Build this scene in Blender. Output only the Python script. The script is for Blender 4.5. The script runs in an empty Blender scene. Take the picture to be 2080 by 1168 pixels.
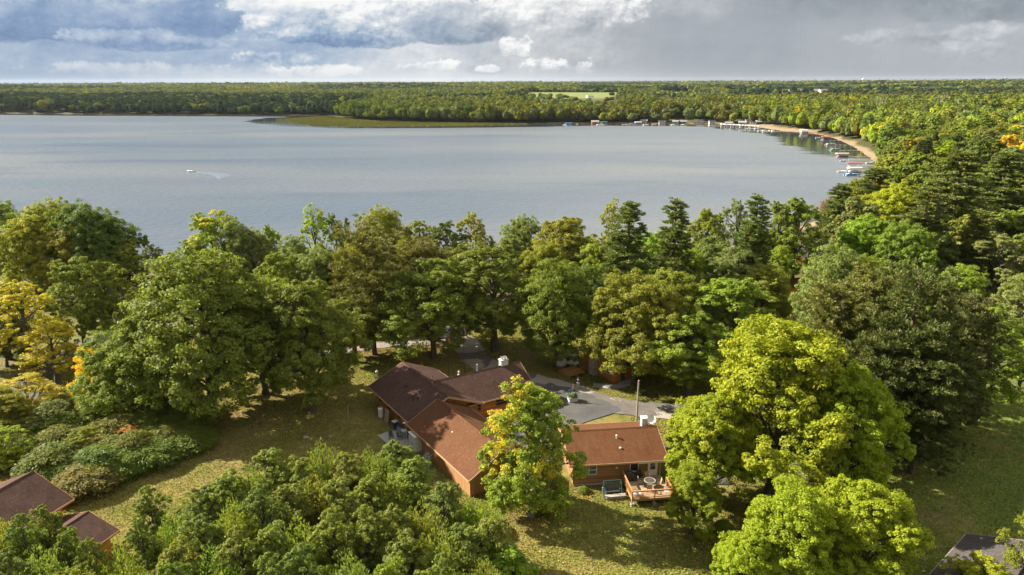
import bpy, bmesh, math, random
import numpy as np
from mathutils import Vector, Matrix, noise as mnoise

random.seed(7)
RNG = np.random.default_rng(11)
SC = bpy.context.scene
COL = SC.collection
PI = math.pi

# ------------------------------------------------------------------ camera
F_PX, CX, CY = 1387.0, 1040.0, 584.0
PITCH, CAM_Z, ROLL = math.radians(16.8), 44.0, math.radians(-0.2)
cam_d = bpy.data.cameras.new('camera'); cam = bpy.data.objects.new('camera', cam_d); COL.objects.link(cam)
cam.location = (0, 0, CAM_Z)
cam.rotation_euler = (Matrix.Rotation(PI/2 - PITCH, 4, 'X') @ Matrix.Rotation(ROLL, 4, 'Z')).to_euler()
cam_d.sensor_width = 36.0; cam_d.lens = 36.0 * F_PX / 2080.0
cam_d.clip_start = 0.5; cam_d.clip_end = 60000.0
SC.camera = cam

# ------------------------------------------------------------------ exposure
SC.view_settings.view_transform = 'Standard'; SC.view_settings.look = 'None'
SC.view_settings.gamma = 1.0; SC.view_settings.exposure = 1.62
SC.cycles.max_bounces = 6; SC.cycles.diffuse_bounces = 3; SC.cycles.glossy_bounces = 3
SC.cycles.transmission_bounces = 4; SC.cycles.volume_bounces = 0; SC.cycles.transparent_max_bounces = 6
SC.cycles.sample_clamp_indirect = 4.0

ORD = ['first', 'second', 'third', 'fourth', 'fifth', 'sixth', 'seventh', 'eighth', 'ninth', 'tenth', 'eleventh', 'twelfth', 'thirteenth', 'fourteenth', 'fifteenth', 'sixteenth', 'seventeenth', 'eighteenth', 'nineteenth', 'twentieth']
def ordinal(k): return ORD[k] if k < 20 else 'twenty '+ORD[k-20] if k < 29 else 'thirtieth' if k == 29 else 'thirty '+ORD[k-30] if k < 39 else 'fortieth' if k == 39 else 'forty '+ORD[k-40]

# ------------------------------------------------------------------ node helpers
class NT:
    def __init__(s, tree): s.t = tree; s.n = tree.nodes; s.l = tree.links; s.n.clear()
    def node(s, kind, **kw):
        n = s.n.new(kind)
        for k, v in kw.items():
            if k in n.inputs and not hasattr(n, k): n.inputs[k].default_value = v
            else: setattr(n, k, v)
        return n
    def put(s, sock, v):
        if isinstance(v, bpy.types.NodeSocket): s.l.new(v, sock)
        elif v is not None:
            if sock.type == 'RGBA' and len(v) == 3: v = (*v, 1)
            sock.default_value = v
    def m(s, op, a, b=None, c=None, clamp=False):
        n = s.n.new('ShaderNodeMath'); n.operation = op; n.use_clamp = clamp
        s.put(n.inputs[0], a)
        if b is not None: s.put(n.inputs[1], b)
        if c is not None: s.put(n.inputs[2], c)
        return n.outputs[0]
    def mix(s, f, a, b, kind='MIX'):
        n = s.n.new('ShaderNodeMix'); n.data_type = 'RGBA'; n.blend_type = kind; n.clamp_factor = True
        s.put(n.inputs[0], f); s.put(n.inputs[6], a); s.put(n.inputs[7], b); return n.outputs[2]
    def noise(s, vec, scale, detail=4, rough=.55, dist=0.0, dims='3D'):
        n = s.n.new('ShaderNodeTexNoise'); n.noise_dimensions = dims
        if vec is not None: s.l.new(vec, n.inputs['Vector'])
        n.inputs['Scale'].default_value = scale; n.inputs['Detail'].default_value = detail
        n.inputs['Roughness'].default_value = rough; n.inputs['Distortion'].default_value = dist
        return n.outputs[0]
    def ramp(s, f, stops, interp='LINEAR'):
        n = s.n.new('ShaderNodeValToRGB'); n.color_ramp.interpolation = interp
        e = n.color_ramp.elements
        while len(e) > 1: e.remove(e[-1])
        for i, (p, c) in enumerate(stops):
            if not hasattr(c, '__len__'): c = (c, c, c)
            if i == 0: e[0].position = p; el = e[0]
            else: el = e.new(p)
            el.color = (*c[:3], 1)
        s.l.new(f, n.inputs[0]); return n.outputs[0]
    def sstep(s, x, a, b):
        n = s.n.new('ShaderNodeMapRange'); n.interpolation_type = 'SMOOTHSTEP'
        s.put(n.inputs[0], x); s.put(n.inputs[1], a); s.put(n.inputs[2], b); return n.outputs[0]
    def mapping(s, vec, loc=(0,0,0), rot=(0,0,0), scale=(1,1,1)):
        n = s.n.new('ShaderNodeMapping'); s.l.new(vec, n.inputs[0])
        n.inputs[1].default_value = loc; n.inputs[2].default_value = rot; n.inputs[3].default_value = scale
        return n.outputs[0]
    def bump(s, h, strength, dist=.05, normal=None):
        n = s.n.new('ShaderNodeBump'); s.put(n.inputs['Height'], h)
        s.put(n.inputs['Strength'], strength); n.inputs['Distance'].default_value = dist
        if normal: s.l.new(normal, n.inputs['Normal'])
        return n.outputs[0]

def srgb(r, g, b):
    f = lambda c: (c/255/12.92) if c/255 <= .04045 else ((c/255+.055)/1.055)**2.4
    return (f(r), f(g), f(b))

# ------------------------------------------------------------------ world: daylight sky under broken rain clouds
SUN_EL = math.radians(33.0); SUN_AZ_VEC = Vector((-0.945, 0.325, 0)).normalized()
W = bpy.data.worlds.new('World'); SC.world = W; W.use_nodes = True
w = NT(W.node_tree)
out = w.node('ShaderNodeOutputWorld')
sky = w.node('ShaderNodeTexSky', sky_type='NISHITA', sun_disc=False)
sky.sun_elevation = SUN_EL; sky.sun_rotation = math.atan2(SUN_AZ_VEC.x, SUN_AZ_VEC.y); sky.altitude = 300
tc = w.node('ShaderNodeTexCoord')
sep = w.node('ShaderNodeSeparateXYZ'); w.l.new(tc.outputs['Generated'], sep.inputs[0])
gx, gy, gz = sep.outputs
az = w.m('ARCTAN2', gx, gy)              # 0 = straight ahead (north), + = east
el = w.m('ARCSINE', gz)
cxyz = w.node('ShaderNodeCombineXYZ'); w.put(cxyz.inputs[0], az); w.put(cxyz.inputs[1], el)
P = cxyz.outputs[0]
# cloud coordinates: layers seen at a low angle are squeezed vertically
wob = w.noise(w.mapping(P, scale=(9, 17, 1)), 1.0, 5, .6)
wob2 = w.noise(w.mapping(P, loc=(7, 3, 0), scale=(9, 17, 1)), 1.0, 5, .6)
s_ = w.m('ADD', az, w.m('MULTIPLY', w.m('SUBTRACT', wob, .5), .22))
t_ = w.m('ADD', el, w.m('MULTIPLY', w.m('SUBTRACT', wob2, .5), .045))
def U(u): return math.atan((u-1040)/1387*.957)
def V(v): return math.atan((584-v)/1387) - PITCH
def blob(u, v, du, dv, amp, raw=False):
    ss, tt = (az, el) if raw else (s_, t_)
    a = w.m('DIVIDE', w.m('SUBTRACT', ss, U(u)), du/1600.)
    b = w.m('DIVIDE', w.m('SUBTRACT', tt, V(v)), dv/1560.)
    g = w.m('EXPONENT', w.m('MULTIPLY', w.m('ADD', w.m('MULTIPLY', a, a), w.m('MULTIPLY', b, b)), -1.0))
    return w.m('MULTIPLY', g, amp)
def fb(loc, sc, det=7, r=.6): return w.noise(w.mapping(P, loc=loc, scale=sc), 1.0, det, r, .2)
n1 = fb((0, 0, 0), (9.5, 14.5, 1)); n1b = fb((.10, -.20, 0), (9.5, 14.5, 1))
n2 = fb((3, 1, 0), (25, 35, 1), 6, .62); n2b = fb((3.12, .80, 0), (25, 35, 1), 6, .62)
em = w.m('ADD', w.m('MULTIPLY', w.m('SUBTRACT', n1, n1b), 1.5), w.m('MULTIPLY', w.m('SUBTRACT', n2, n2b), .9))   # billows lit from above
n3 = fb((1, 5, 0), (62, 82, 1), 5, .6); n3b = fb((1.12, 4.78, 0), (62, 82, 1), 5, .6)
em = w.m('ADD', em, w.m('MULTIPLY', w.m('SUBTRACT', n3, n3b), .45))
edge = w.m('ADD', w.m('MULTIPLY', w.m('SUBTRACT', n1, .5), 1.25), w.m('ADD', w.m('MULTIPLY', w.m('SUBTRACT', n2, .5), 1.1), w.m('MULTIPLY', w.m('SUBTRACT', n3, .5), .6)))
blue = [(0.0, srgb(104, 130, 170)), (.25, srgb(128, 153, 188)), (.5, srgb(166, 184, 206)), (.75, srgb(208, 215, 223)), (1.0, srgb(244, 244, 244))]
grey = [(0.0, srgb(112, 122, 134)), (.25, srgb(140, 149, 160)), (.5, srgb(174, 180, 186)), (.75, srgb(208, 210, 213)), (1.0, srgb(246, 246, 245))]
side = w.sstep(az, U(600), U(1200))
def tone(Lv): return w.mix(side, w.ramp(Lv, blue), w.ramp(Lv, grey))
veil = w.sstep(az, U(1200), U(1330))
# distant haze-white sky low down, blue-grey to the left and grey rain to the right
bgL = w.ramp(az_n := w.sstep(az, U(0), U(2080)), [(0, .40), (.2, .48), (.36, .78), (.44, .60), (.52, .66), (.62, .56), (.74, .42), (.85, .42), (1.0, .52)])
bgL = w.m('ADD', bgL, w.m('MULTIPLY', w.m('MULTIPLY', edge, .16), w.m('MULTIPLY_ADD', veil, -.6, 1.0)))
bgL = w.m('ADD', bgL, w.m('MULTIPLY', w.m('MULTIPLY', em, .35), w.m('MULTIPLY_ADD', veil, -.85, 1.0)))
cloud = tone(bgL)
def cumulus(cl, u, v, du, dv, top, bot, soft=.16, k=1.0, emb=1.0, op=1.0):
    """one cloud body: ragged edge, bright billowed top, darker flat base"""
    a = w.m('DIVIDE', w.m('SUBTRACT', az, U(u)), du/1600.); b = w.m('DIVIDE', w.m('SUBTRACT', el, V(v)), dv/1560.)
    d = w.m('ADD', w.m('MULTIPLY', a, a), w.m('MULTIPLY', b, w.m('MULTIPLY', b, w.m('MULTIPLY_ADD', w.m('LESS_THAN', b, 0.0), 1.6, 1.0))))
    f = w.m('ADD', w.m('SUBTRACT', 1.0, d), w.m('MULTIPLY', edge, k*1.5))
    mk = w.m('MULTIPLY', w.sstep(f, .10, .10+soft*1.3), op)
    hgt = w.m('ADD', b, w.m('MULTIPLY', edge, .8*k))
    Lv = w.m('ADD', w.m('MULTIPLY_ADD', w.sstep(hgt, -.75, .75), top-bot, bot), w.m('MULTIPLY', em, .85*emb))
    return w.mix(mk, cl, tone(Lv))
for c_ in [(1560, 100, 330, 150, .44, .34, 1.2, .3, .2, .7), (1780, -40, 520, 190, .30, .02, .9, .45, .4, .95), (2060, 40, 220, 70, .30, .10, .8, 1.0, .5, .75), (1900, 90, 190, 26, .64, .40, .7, 1.6, .8, .75), (2040, 120, 160, 30, .66, .46, .8, 1.6, .8, .6), (1400, 20, 240, 60, .70, .50, 1.0, .6, .4, .6),
           (560, 30, 300, 70, .74, .48, .35, 1, .8), (330, 146, 260, 20, .66, .50, .5, 2, .9, .75), (565, 122, 90, 26, .72, .34, .3, 1.8, 1), (640, 146, 110, 16, .92, .70, .5, 1.8, 1.0),
           (230, 40, 230, 55, .55, .34, .35, 1, .9), (60, 70, 330, 48, .40, .06, .30, .8, .6), (330, 92, 190, 28, .48, .14, .3, 1.6, .8), (430, 48, 95, 62, .36, .16, .3, .9, .6),
           (700, 66, 230, 56, .84, .20, .2, 1, 1.2), (640, 20, 170, 36, .86, .62, .3, 1, .8), (820, 30, 230, 74, 1.06, .60, .2, 1, 1.2), (940, 58, 130, 60, .66, .22, .25, .8, .7), (1150, 30, 210, 66, .98, .60, .35, .9, .9),
           (870, 137, 70, 12, .92, .70, .5, 2.2, .8), (905, 131, 40, 12, 1.0, .8, .4, 2.4, .8), (990, 145, 60, 16, .42, .30, .5, .7, .5), (1000, 140, 32, 11, .95, .8, .5, 2.4, .8), (1130, 140, 105, 28, .95, .56, .4, 2.0, 1.2), (1045, 100, 55, 30, .95, .7, .4, 2, .9)]:
    cloud = cumulus(cloud, *c_)
streak = w.noise(w.mapping(P, scale=(16, 3.0, 1)), 1.0, 3, .5)
cloud = w.mix(w.m('MULTIPLY', veil, w.sstep(streak, .35, .75)), cloud, w.mix(1.0, cloud, (.90, .91, .93), 'MULTIPLY'))
low = w.mix(w.sstep(az, U(0), U(620)), srgb(138, 160, 188), srgb(206, 212, 217)); low = w.mix(w.sstep(az, U(950), U(1500)), low, srgb(158, 166, 175))
cloud = w.mix(w.m('MULTIPLY', w.sstep(el, .028, .004), .75), cloud, low)
# higher up: broken cloud over blue
hn = w.noise(w.mapping(tc.outputs['Generated'], scale=(2.2, 2.2, 3.2)), 1.0, 5, .55)
hi = w.mix(w.sstep(hn, .42, .60), (.13, .18, .27), (.26, .30, .35))
hi = w.mix(w.sstep(gx, -.25, .35), hi, w.mix(hn, (1.35, 1.28, 1.14), (.95, .91, .83)))
cloud = w.mix(w.sstep(el, .11, .24), cloud, hi)
cloud = w.mix(w.sstep(el, .60, 1.0), cloud, (.82, .82, .82))        # even brightness added overhead, out of view, as soft fill light
skyc = w.n.new('ShaderNodeMix'); skyc.data_type = 'RGBA'
nishita = w.mix(1.0, sky.outputs[0], (.085, .085, .085), 'MULTIPLY')
w.put(skyc.inputs[0], .985); w.l.new(nishita, skyc.inputs[6])
half = w.mix(1.0, cloud, (.335, .335, .335), 'MULTIPLY'); w.l.new(half, skyc.inputs[7])
bg = w.node('ShaderNodeBackground'); w.l.new(skyc.outputs[2], bg.inputs[0]); bg.inputs[1].default_value = 1.0
w.l.new(bg.outputs[0], out.inputs[0])

# ------------------------------------------------------------------ sun
sd_ = bpy.data.lights.new('sun', 'SUN'); sun = bpy.data.objects.new('sun', sd_); COL.objects.link(sun)
sd_.energy = 5.0; sd_.angle = math.radians(.55); sd_.color = (1.0, .93, .80)
sdir = Vector((SUN_AZ_VEC.x*math.cos(SUN_EL), SUN_AZ_VEC.y*math.cos(SUN_EL), math.sin(SUN_EL)))
sun.rotation_euler = sdir.to_track_quat('Z', 'Y').to_euler(); sun.location = (-60, 20, 90)

# ------------------------------------------------------------------ projection (a point of the photograph -> the ground it shows)
def ray(u, v):
    x, y = u-CX, CY-v
    c, s = math.cos(ROLL), math.sin(ROLL)
    x, y = x*c-y*s, x*s+y*c
    return (x/F_PX, math.cos(PITCH)+y/F_PX*math.sin(PITCH), -math.sin(PITCH)+y/F_PX*math.cos(PITCH))
def G(u, v, z=0.0):
    d = ray(u, v); t = (z-CAM_Z)/d[2]
    return (d[0]*t, d[1]*t)
def depth_of(x, y, z): return y*math.cos(PITCH)-(z-CAM_Z)*math.sin(PITCH)
LAKE_Z = -5.0
def GL(u, v): return G(u, v, LAKE_Z)

# ------------------------------------------------------------------ shoreline and terrain height
SHORE = [(-700, 150), (-330, 172)] + [GL(*p) for p in [(0, 540), (150, 548), (300, 552), (450, 548), (620, 545), (800, 540), (1000, 540), (1200, 535),
    (1350, 520), (1480, 500), (1600, 470), (1700, 430), (1760, 392), (1792, 362), (1790, 345), (1777, 330), (1762, 318), (1745, 306), (1728, 296), (1712, 288), (1690, 280), (1660, 273),
    (1625, 268), (1590, 266), (1550, 260), (1520, 256), (1470, 252.5), (1400, 251), (1300, 250.5), (1200, 250), (1120, 250), (1060, 252.5),
    (960, 254), (860, 255), (730, 255), (640, 252), (590, 247), (572, 243.5), (600, 240.5), (650, 238.5), (690, 238), (670, 235.5), (600, 234), (500, 233.5), (400, 233), (250, 232.5), (100, 231), (0, 230)]] + [(-1250, 1010), (-1900, 900), (-1900, 200)]
SHORE_A = np.array(SHORE, float)
MARSH_A = np.array([GL(*p) for p in [(560, 243), (640, 256), (860, 255.6), (1070, 253.2), (1070, 251), (1030, 250.6), (875, 249), (773, 246.7), (700, 241), (655, 236.5)]], float)
def inside(poly, x, y):
    r = np.zeros(x.shape, bool); n = len(poly)
    for i in range(n):
        x1, y1 = poly[i]; x2, y2 = poly[(i+1) % n]
        c = ((y1 > y) != (y2 > y)) & (x < (x2-x1)*(y-y1)/((y2-y1) if y2 != y1 else 1e-9)+x1)
        r ^= c
    return r
def sdist(poly, x, y):
    d = np.full(x.shape, 1e18); n = len(poly)
    for i in range(n):
        a = poly[i]; b = poly[(i+1) % n]; ab = b-a; l2 = max(ab@ab, 1e-9)
        t = np.clip(((x-a[0])*ab[0]+(y-a[1])*ab[1])/l2, 0, 1)
        dd = (x-a[0]-t*ab[0])**2+(y-a[1]-t*ab[1])**2
        d = np.minimum(d, dd)
    d = np.sqrt(d)
    return np.where(inside(poly, x, y), -d, d)
def ss(a, b, x):
    t = np.clip((x-a)/(b-a), 0, 1); return t*t*(3-2*t)
def wave(x, y, L, seed):
    a = seed*1.7
    return (np.sin(x/L*2.1+a)+np.sin(y/L*1.7+a*2.3)+np.sin((x+y)/L*1.3+a*.7)+np.sin((x-1.4*y)/L*.9+a*3.1))/4
FIELDS = [(480, 1950, 210, 330, .2), (760, 2150, 110, 150, .35), (1180, 2250, 330, 60, .5)]   # x, y, half-x, half-y, tint
FIELD_POLY = [np.array([G(u, v, 13) for u, v in p], float) for p in
    ([(1078, 196.5), (1140, 199.5), (1225, 199), (1262, 193), (1262, 187.5), (1078, 187.5)], [(1345, 192), (1405, 192), (1405, 186.5), (1345, 186.5)],
     [(1480, 190), (1600, 191), (1830, 189.5), (1830, 186.5), (1480, 187)])]
def H(x, y):
    x = np.asarray(x, float); y = np.asarray(y, float)
    sd = sdist(SHORE_A, x, y)
    R = np.hypot(x, y)
    land = -5+5.0*ss(-2, 45, sd)
    far = ss(1150, 2300, R)
    ang = np.arctan2(x, y)
    land = land+far*(7+9*wave(x, y, 520, 1)+4*wave(x, y, 230, 4))*ss(0, 300, sd)
    land = land+ss(260, 800, R)*ss(.42, .75, ang)*10*ss(20, 160, sd)
    land = land-ss(4200, 9000, R)*2.0
    fd = np.full(x.shape, 1e9)
    for p in FIELD_POLY: fd = np.minimum(fd, sdist(p, x, y))
    k = ss(70, 0, fd); land = land*(1-k)+k*13.0
    kd = ss(10, 190, sdist(MARSH_A, x, y)); land = np.minimum(land, -4.6*(1-kd)+land*kd)
    m = inside(MARSH_A, x, y) & (sd > 0)
    land = np.where(m, np.minimum(land, -4.75), land)
    water = -5.15-ss(0, 40, -sd)*2.5
    return np.where(sd > 0, np.maximum(land, -4.99+0.0*sd), water)
def h1(x, y): return float(H(np.array([x]), np.array([y]))[0])

# ------------------------------------------------------------------ object helpers
def link(o, parent=None):
    COL.objects.link(o)
    if parent is not None: o.parent = parent
    return o
def tag(o, label=None, cat=None, group=None, kind=None):
    if label: o['label'] = label
    if cat: o['category'] = cat
    if group: o['group'] = group
    if kind: o['kind'] = kind
    return o
def thing(name, label, cat, loc=(0, 0, 0), rz=0.0, group=None, scale=None):
    o = bpy.data.objects.new(name, None); COL.objects.link(o); o.empty_display_size = .5
    o.location = loc; o.rotation_euler = (0, 0, rz)
    if scale: o.scale = scale
    return tag(o, label, cat, group)
def np_mesh(name, V_, nper, mats, attr=None, smooth=False, mat_idx=None):
    """V_: (n*nper,3) vertices, faces are consecutive runs of nper."""
    me = bpy.data.meshes.new(name); nv = len(V_); nf = nv//nper
    me.vertices.add(nv); me.vertices.foreach_set('co', np.ascontiguousarray(V_, np.float32).ravel())
    me.loops.add(nv); me.loops.foreach_set('vertex_index', np.arange(nv, dtype=np.int32))
    me.polygons.add(nf); me.polygons.foreach_set('loop_start', np.arange(0, nv, nper, dtype=np.int32))
    for m in mats: me.materials.append(m)
    if attr:
        for k, (typ, data) in attr.items():
            a = me.attributes.new(k, typ, 'FACE')
            a.data.foreach_set('color' if typ == 'FLOAT_COLOR' else 'value', np.ascontiguousarray(data, np.float32).ravel())
    if mat_idx is not None: me.polygons.foreach_set('material_index', mat_idx.astype(np.int32))
    me.update(calc_edges=True); return me
def grid_mesh(name, X, Y, Z, mats, attrs=None):
    n, m = X.shape
    me = bpy.data.meshes.new(name)
    V_ = np.stack([X, Y, Z], -1).reshape(-1, 3)
    i = np.arange(n*m).reshape(n, m)
    Fq = np.stack([i[:-1, :-1], i[1:, :-1], i[1:, 1:], i[:-1, 1:]], -1).reshape(-1, 4)
    me.vertices.add(len(V_)); me.vertices.foreach_set('co', V_.astype(np.float32).ravel())
    me.loops.add(Fq.size); me.loops.foreach_set('vertex_index', Fq.astype(np.int32).ravel())
    me.polygons.add(len(Fq)); me.polygons.foreach_set('loop_start', np.arange(0, Fq.size, 4, dtype=np.int32))
    me.polygons.foreach_set('use_smooth', np.ones(len(Fq), bool))
    for k, d in (attrs or {}).items():
        a = me.attributes.new(k, 'FLOAT', 'POINT'); a.data.foreach_set('value', d.astype(np.float32).ravel())
    for mm in mats: me.materials.append(mm)
    me.update(calc_edges=True); return me

class MB:
    """collects shapes of ONE part"""
    def __init__(s): s.bm = bmesh.new()
    def box(s, c, size, rz=0, rx=0, ry=0):
        r = bmesh.ops.create_cube(s.bm, size=1.0)['verts']
        M = Matrix.Translation(c) @ Matrix.Rotation(rz, 4, 'Z') @ Matrix.Rotation(ry, 4, 'Y') @ Matrix.Rotation(rx, 4, 'X') @ Matrix.Diagonal((*size, 1))
        bmesh.ops.transform(s.bm, matrix=M, verts=r); return s
    def tube(s, a, b, r1, r2=None, n=8, caps=True):
        a, b = Vector(a), Vector(b); r2 = r1 if r2 is None else r2
        d = b-a
        if d.length < 1e-6: return s
        r = bmesh.ops.create_cone(s.bm, cap_ends=caps, segments=n, radius1=r1, radius2=r2, depth=d.length)['verts']
        M = Matrix.Translation((a+b)/2) @ d.to_track_quat('Z', 'Y').to_matrix().to_4x4()
        bmesh.ops.transform(s.bm, matrix=M, verts=r); return s
    def ball(s, c, r, sc=(1, 1, 1), n=10):
        v = bmesh.ops.create_uvsphere(s.bm, u_segments=n, v_segments=max(6, n*2//3), radius=r)['verts']
        bmesh.ops.transform(s.bm, matrix=Matrix.Translation(c) @ Matrix.Diagonal((*sc, 1)), verts=v); return s
    def poly(s, pts):
        s.bm.faces.new([s.bm.verts.new(p) for p in pts]); return s
    def prism(s, pts, d):
        """closed prism: polygon pts swept along vector d"""
        d = Vector(d); a = [s.bm.verts.new(p) for p in pts]; b = [s.bm.verts.new(Vector(p)+d) for p in pts]
        s.bm.faces.new(a); s.bm.faces.new(b[::-1]); n = len(a)
        for i in range(n): s.bm.faces.new([a[i], b[i], b[(i+1) % n], a[(i+1) % n]][::-1])
        return s
    def loft(s, rings, close=True):
        rv = [[s.bm.verts.new(p) for p in r] for r in rings]; n = len(rings[0])
        for i in range(len(rv)-1):
            for j in range(n): s.bm.faces.new([rv[i][j], rv[i][(j+1) % n], rv[i+1][(j+1) % n], rv[i+1][j]])
        if close: s.bm.faces.new(rv[0][::-1]); s.bm.faces.new(rv[-1])
        return s
    def build(s, name, mat, parent=None, smooth=False, bevel=0):
        bmesh.ops.recalc_face_normals(s.bm, faces=s.bm.faces)
        me = bpy.data.meshes.new(name); s.bm.to_mesh(me); s.bm.free()
        if smooth: me.polygons.foreach_set('use_smooth', [True]*len(me.polygons))
        me.materials.append(mat); o = link(bpy.data.objects.new(name, me), parent)
        if bevel:
            b = o.modifiers.new('bevel', 'BEVEL'); b.width = bevel; b.segments = 1; b.limit_method = 'ANGLE'
        return o

# ------------------------------------------------------------------ materials
def new_mat(name):
    m = bpy.data.materials.new(name); m.use_nodes = True; t = NT(m.node_tree)
    o = t.node('ShaderNodeOutputMaterial'); return m, t, o
def pbr(t, o, col, rough=.7, normal=None, metal=0.0, spec=.5):
    b = t.n.new('ShaderNodeBsdfPrincipled'); t.put(b.inputs['Base Color'], col); t.put(b.inputs['Roughness'], rough)
    b.inputs['Metallic'].default_value = metal; b.inputs['Specular IOR Level'].default_value = spec
    if normal is not None: t.l.new(normal, b.inputs['Normal'])
    t.l.new(b.outputs[0], o.inputs[0]); return b
def worn(name, col, rough=.6, var=.25, scale=6.0, metal=0.0, bump=.15):
    """paint / plastic / wood / metal with slight uneven wear"""
    m, t, o = new_mat(name); c = t.node('ShaderNodeTexCoord').outputs['Object']
    n = t.noise(c, scale, 5, .6); n2 = t.noise(c, scale*6, 3, .6)
    f = t.m('ADD', t.m('MULTIPLY', n, .7), t.m('MULTIPLY', n2, .3))
    dark = tuple(x*(1-var) for x in col); light = tuple(min(1, x*(1+var)) for x in col)
    pbr(t, o, t.ramp(f, [(.3, dark), (.7, light)]), t.m('MULTIPLY_ADD', n2, .2, rough-.1), t.bump(n2, bump, .01), metal)
    return m
def siding(name, col, step=.2, vertical=False, stain=.3):
    m, t, o = new_mat(name); c = t.node('ShaderNodeTexCoord').outputs['Object']
    sp = t.node('ShaderNodeSeparateXYZ'); t.l.new(c, sp.inputs[0])
    a = sp.outputs[2] if not vertical else t.m('ADD', sp.outputs[0], sp.outputs[1])
    ph = t.m('FRACT', t.m('DIVIDE', a, step))
    prof = t.m('SQRT', t.m('MULTIPLY', ph, t.m('SUBTRACT', 1.0, ph)))          # 0 .. .5, round logs
    grain = t.noise(t.mapping(c, scale=(1.5, 1.5, 14)), 3.0, 4, .6)
    board = t.m('FLOOR', t.m('DIVIDE', a, step)); wn = t.node('ShaderNodeTexWhiteNoise', noise_dimensions='1D'); t.l.new(board, wn.inputs['W'])
    f = t.m('ADD', t.m('MULTIPLY', grain, .6), t.m('MULTIPLY', wn.outputs[0], .4))
    base = t.ramp(f, [(.25, tuple(x*(1-stain) for x in col)), (.75, tuple(min(1, x*(1+stain)) for x in col))])
    groove = t.sstep(prof, .0, .2); base = t.mix(t.m('MULTIPLY_ADD', groove, -.55, .55), base, tuple(x*.35 for x in col))
    pbr(t, o, base, .75, t.bump(prof, .8, .05)); return m
def shingle(name, col, col2, pitch=.16):
    m, t, o = new_mat(name); c = t.node('ShaderNodeTexCoord').outputs['UV']
    b = t.node('ShaderNodeTexBrick', offset=.5); t.l.new(c, b.inputs[0])
    b.inputs['Color1'].default_value = (*col, 1); b.inputs['Color2'].default_value = (*col2, 1); b.inputs['Mortar'].default_value = (*[x*.45 for x in col], 1)
    b.inputs['Scale'].default_value = 1.0; b.inputs['Brick Width'].default_value = .34; b.inputs['Row Height'].default_value = pitch
    b.inputs['Mortar Size'].default_value = .012; b.inputs['Bias'].default_value = 0.0
    n = t.noise(t.node('ShaderNodeTexCoord').outputs['Object'], .55, 5, .65); n2 = t.noise(c, 7.0, 4, .7)
    k = t.mix(t.m('MULTIPLY', t.sstep(n, .35, .75), .45), b.outputs[0], tuple(x*.62 for x in col))
    k = t.mix(t.m('MULTIPLY', t.sstep(n2, .45, .8), .35), k, tuple(min(1, x*1.5) for x in col2))
    lit = t.noise(c, 3.4, 2, .5); k = t.mix(t.m('MULTIPLY', t.sstep(lit, .70, .74), .7), k, (.30, .20, .07))
    run = t.noise(t.mapping(c, scale=(2.2, .18, 1)), 1.0, 4, .6); k = t.mix(t.m('MULTIPLY', t.sstep(run, .52, .70), .40), k, tuple(x*.55 for x in col))
    pbr(t, o, k, .92, t.bump(b.outputs[1], -.6, .02), spec=.12); return m

def leaf_mat(name, use_obj=True, trans=.42, autumn_a=(.56, .50, .028), autumn_b=(.55, .38, .05), tip=None):
    m, t, o = new_mat(name)
    v = t.node('ShaderNodeAttribute', attribute_name='v').outputs['Fac']
    if use_obj:
        oi = t.node('ShaderNodeObjectInfo'); base = oi.outputs['Color']; alpha = oi.outputs['Alpha']; rnd = oi.outputs['Random']
        c = t.node('ShaderNodeTexCoord').outputs['Object']
        off = t.node('ShaderNodeCombineXYZ'); t.l.new(t.m('MULTIPLY', rnd, 91.0), off.inputs[0]); t.l.new(t.m('MULTIPLY', rnd, 37.0), off.inputs[2])
        va = t.node('ShaderNodeVectorMath', operation='ADD'); t.l.new(c, va.inputs[0]); t.l.new(off.outputs[0], va.inputs[1])
        n = t.noise(va.outputs[0], .22, 3, .6); n2 = t.noise(va.outputs[0], .9, 2, .5)
        base = t.mix(t.m('MULTIPLY', t.sstep(n2, .35, .75), .45), base, t.mix(1.0, base, (1.45, 1.28, .9), 'MULTIPLY'))
        base = t.mix(t.m('MULTIPLY', t.sstep(n2, .5, .25), .35), base, t.mix(1.0, base, (.62, .78, .95), 'MULTIPLY'))
        thr = t.m('MULTIPLY_ADD', alpha, -.42, .84)
        am = t.sstep(t.m('ADD', n, t.m('MULTIPLY', t.m('SUBTRACT', v, .5), .16)), thr, t.m('ADD', thr, .10))
        am = t.m('MULTIPLY', am, t.m('MULTIPLY', alpha, 3.0, clamp=True))
        aut = t.mix(t.sstep(t.m('ADD', n2, t.m('MULTIPLY', rnd, .3)), .6, .85), autumn_a, autumn_b)
        base = t.mix(t.m('MULTIPLY', am, .85), base, aut)
    else:
        base = t.node('ShaderNodeAttribute', attribute_name='tint').outputs['Color']
    if tip: base = t.mix(t.m('MULTIPLY', t.sstep(v, .76, .95), .6), base, tip)
    k = t.m('MULTIPLY_ADD', v, .75, .62)
    cc = t.node('ShaderNodeCombineXYZ'); [t.l.new(k, cc.inputs[i]) for i in range(3)]
    base = t.mix(1.0, base, cc.outputs[0], 'MULTIPLY')
    d = t.n.new('ShaderNodeBsdfPrincipled'); t.l.new(base, d.inputs['Base Color']); d.inputs['Roughness'].default_value = .55; d.inputs['Specular IOR Level'].default_value = .12 if use_obj else 0.0
    tr = t.n.new('ShaderNodeBsdfTranslucent'); t.l.new(t.mix(1.0, base, (1.25, 1.25, .55), 'MULTIPLY'), tr.inputs[0])
    mx = t.n.new('ShaderNodeMixShader'); mx.inputs[0].default_value = trans
    t.l.new(d.outputs[0], mx.inputs[1]); t.l.new(tr.outputs[0], mx.inputs[2]); t.l.new(mx.outputs[0], o.inputs[0])
    return m
M = {}
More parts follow.
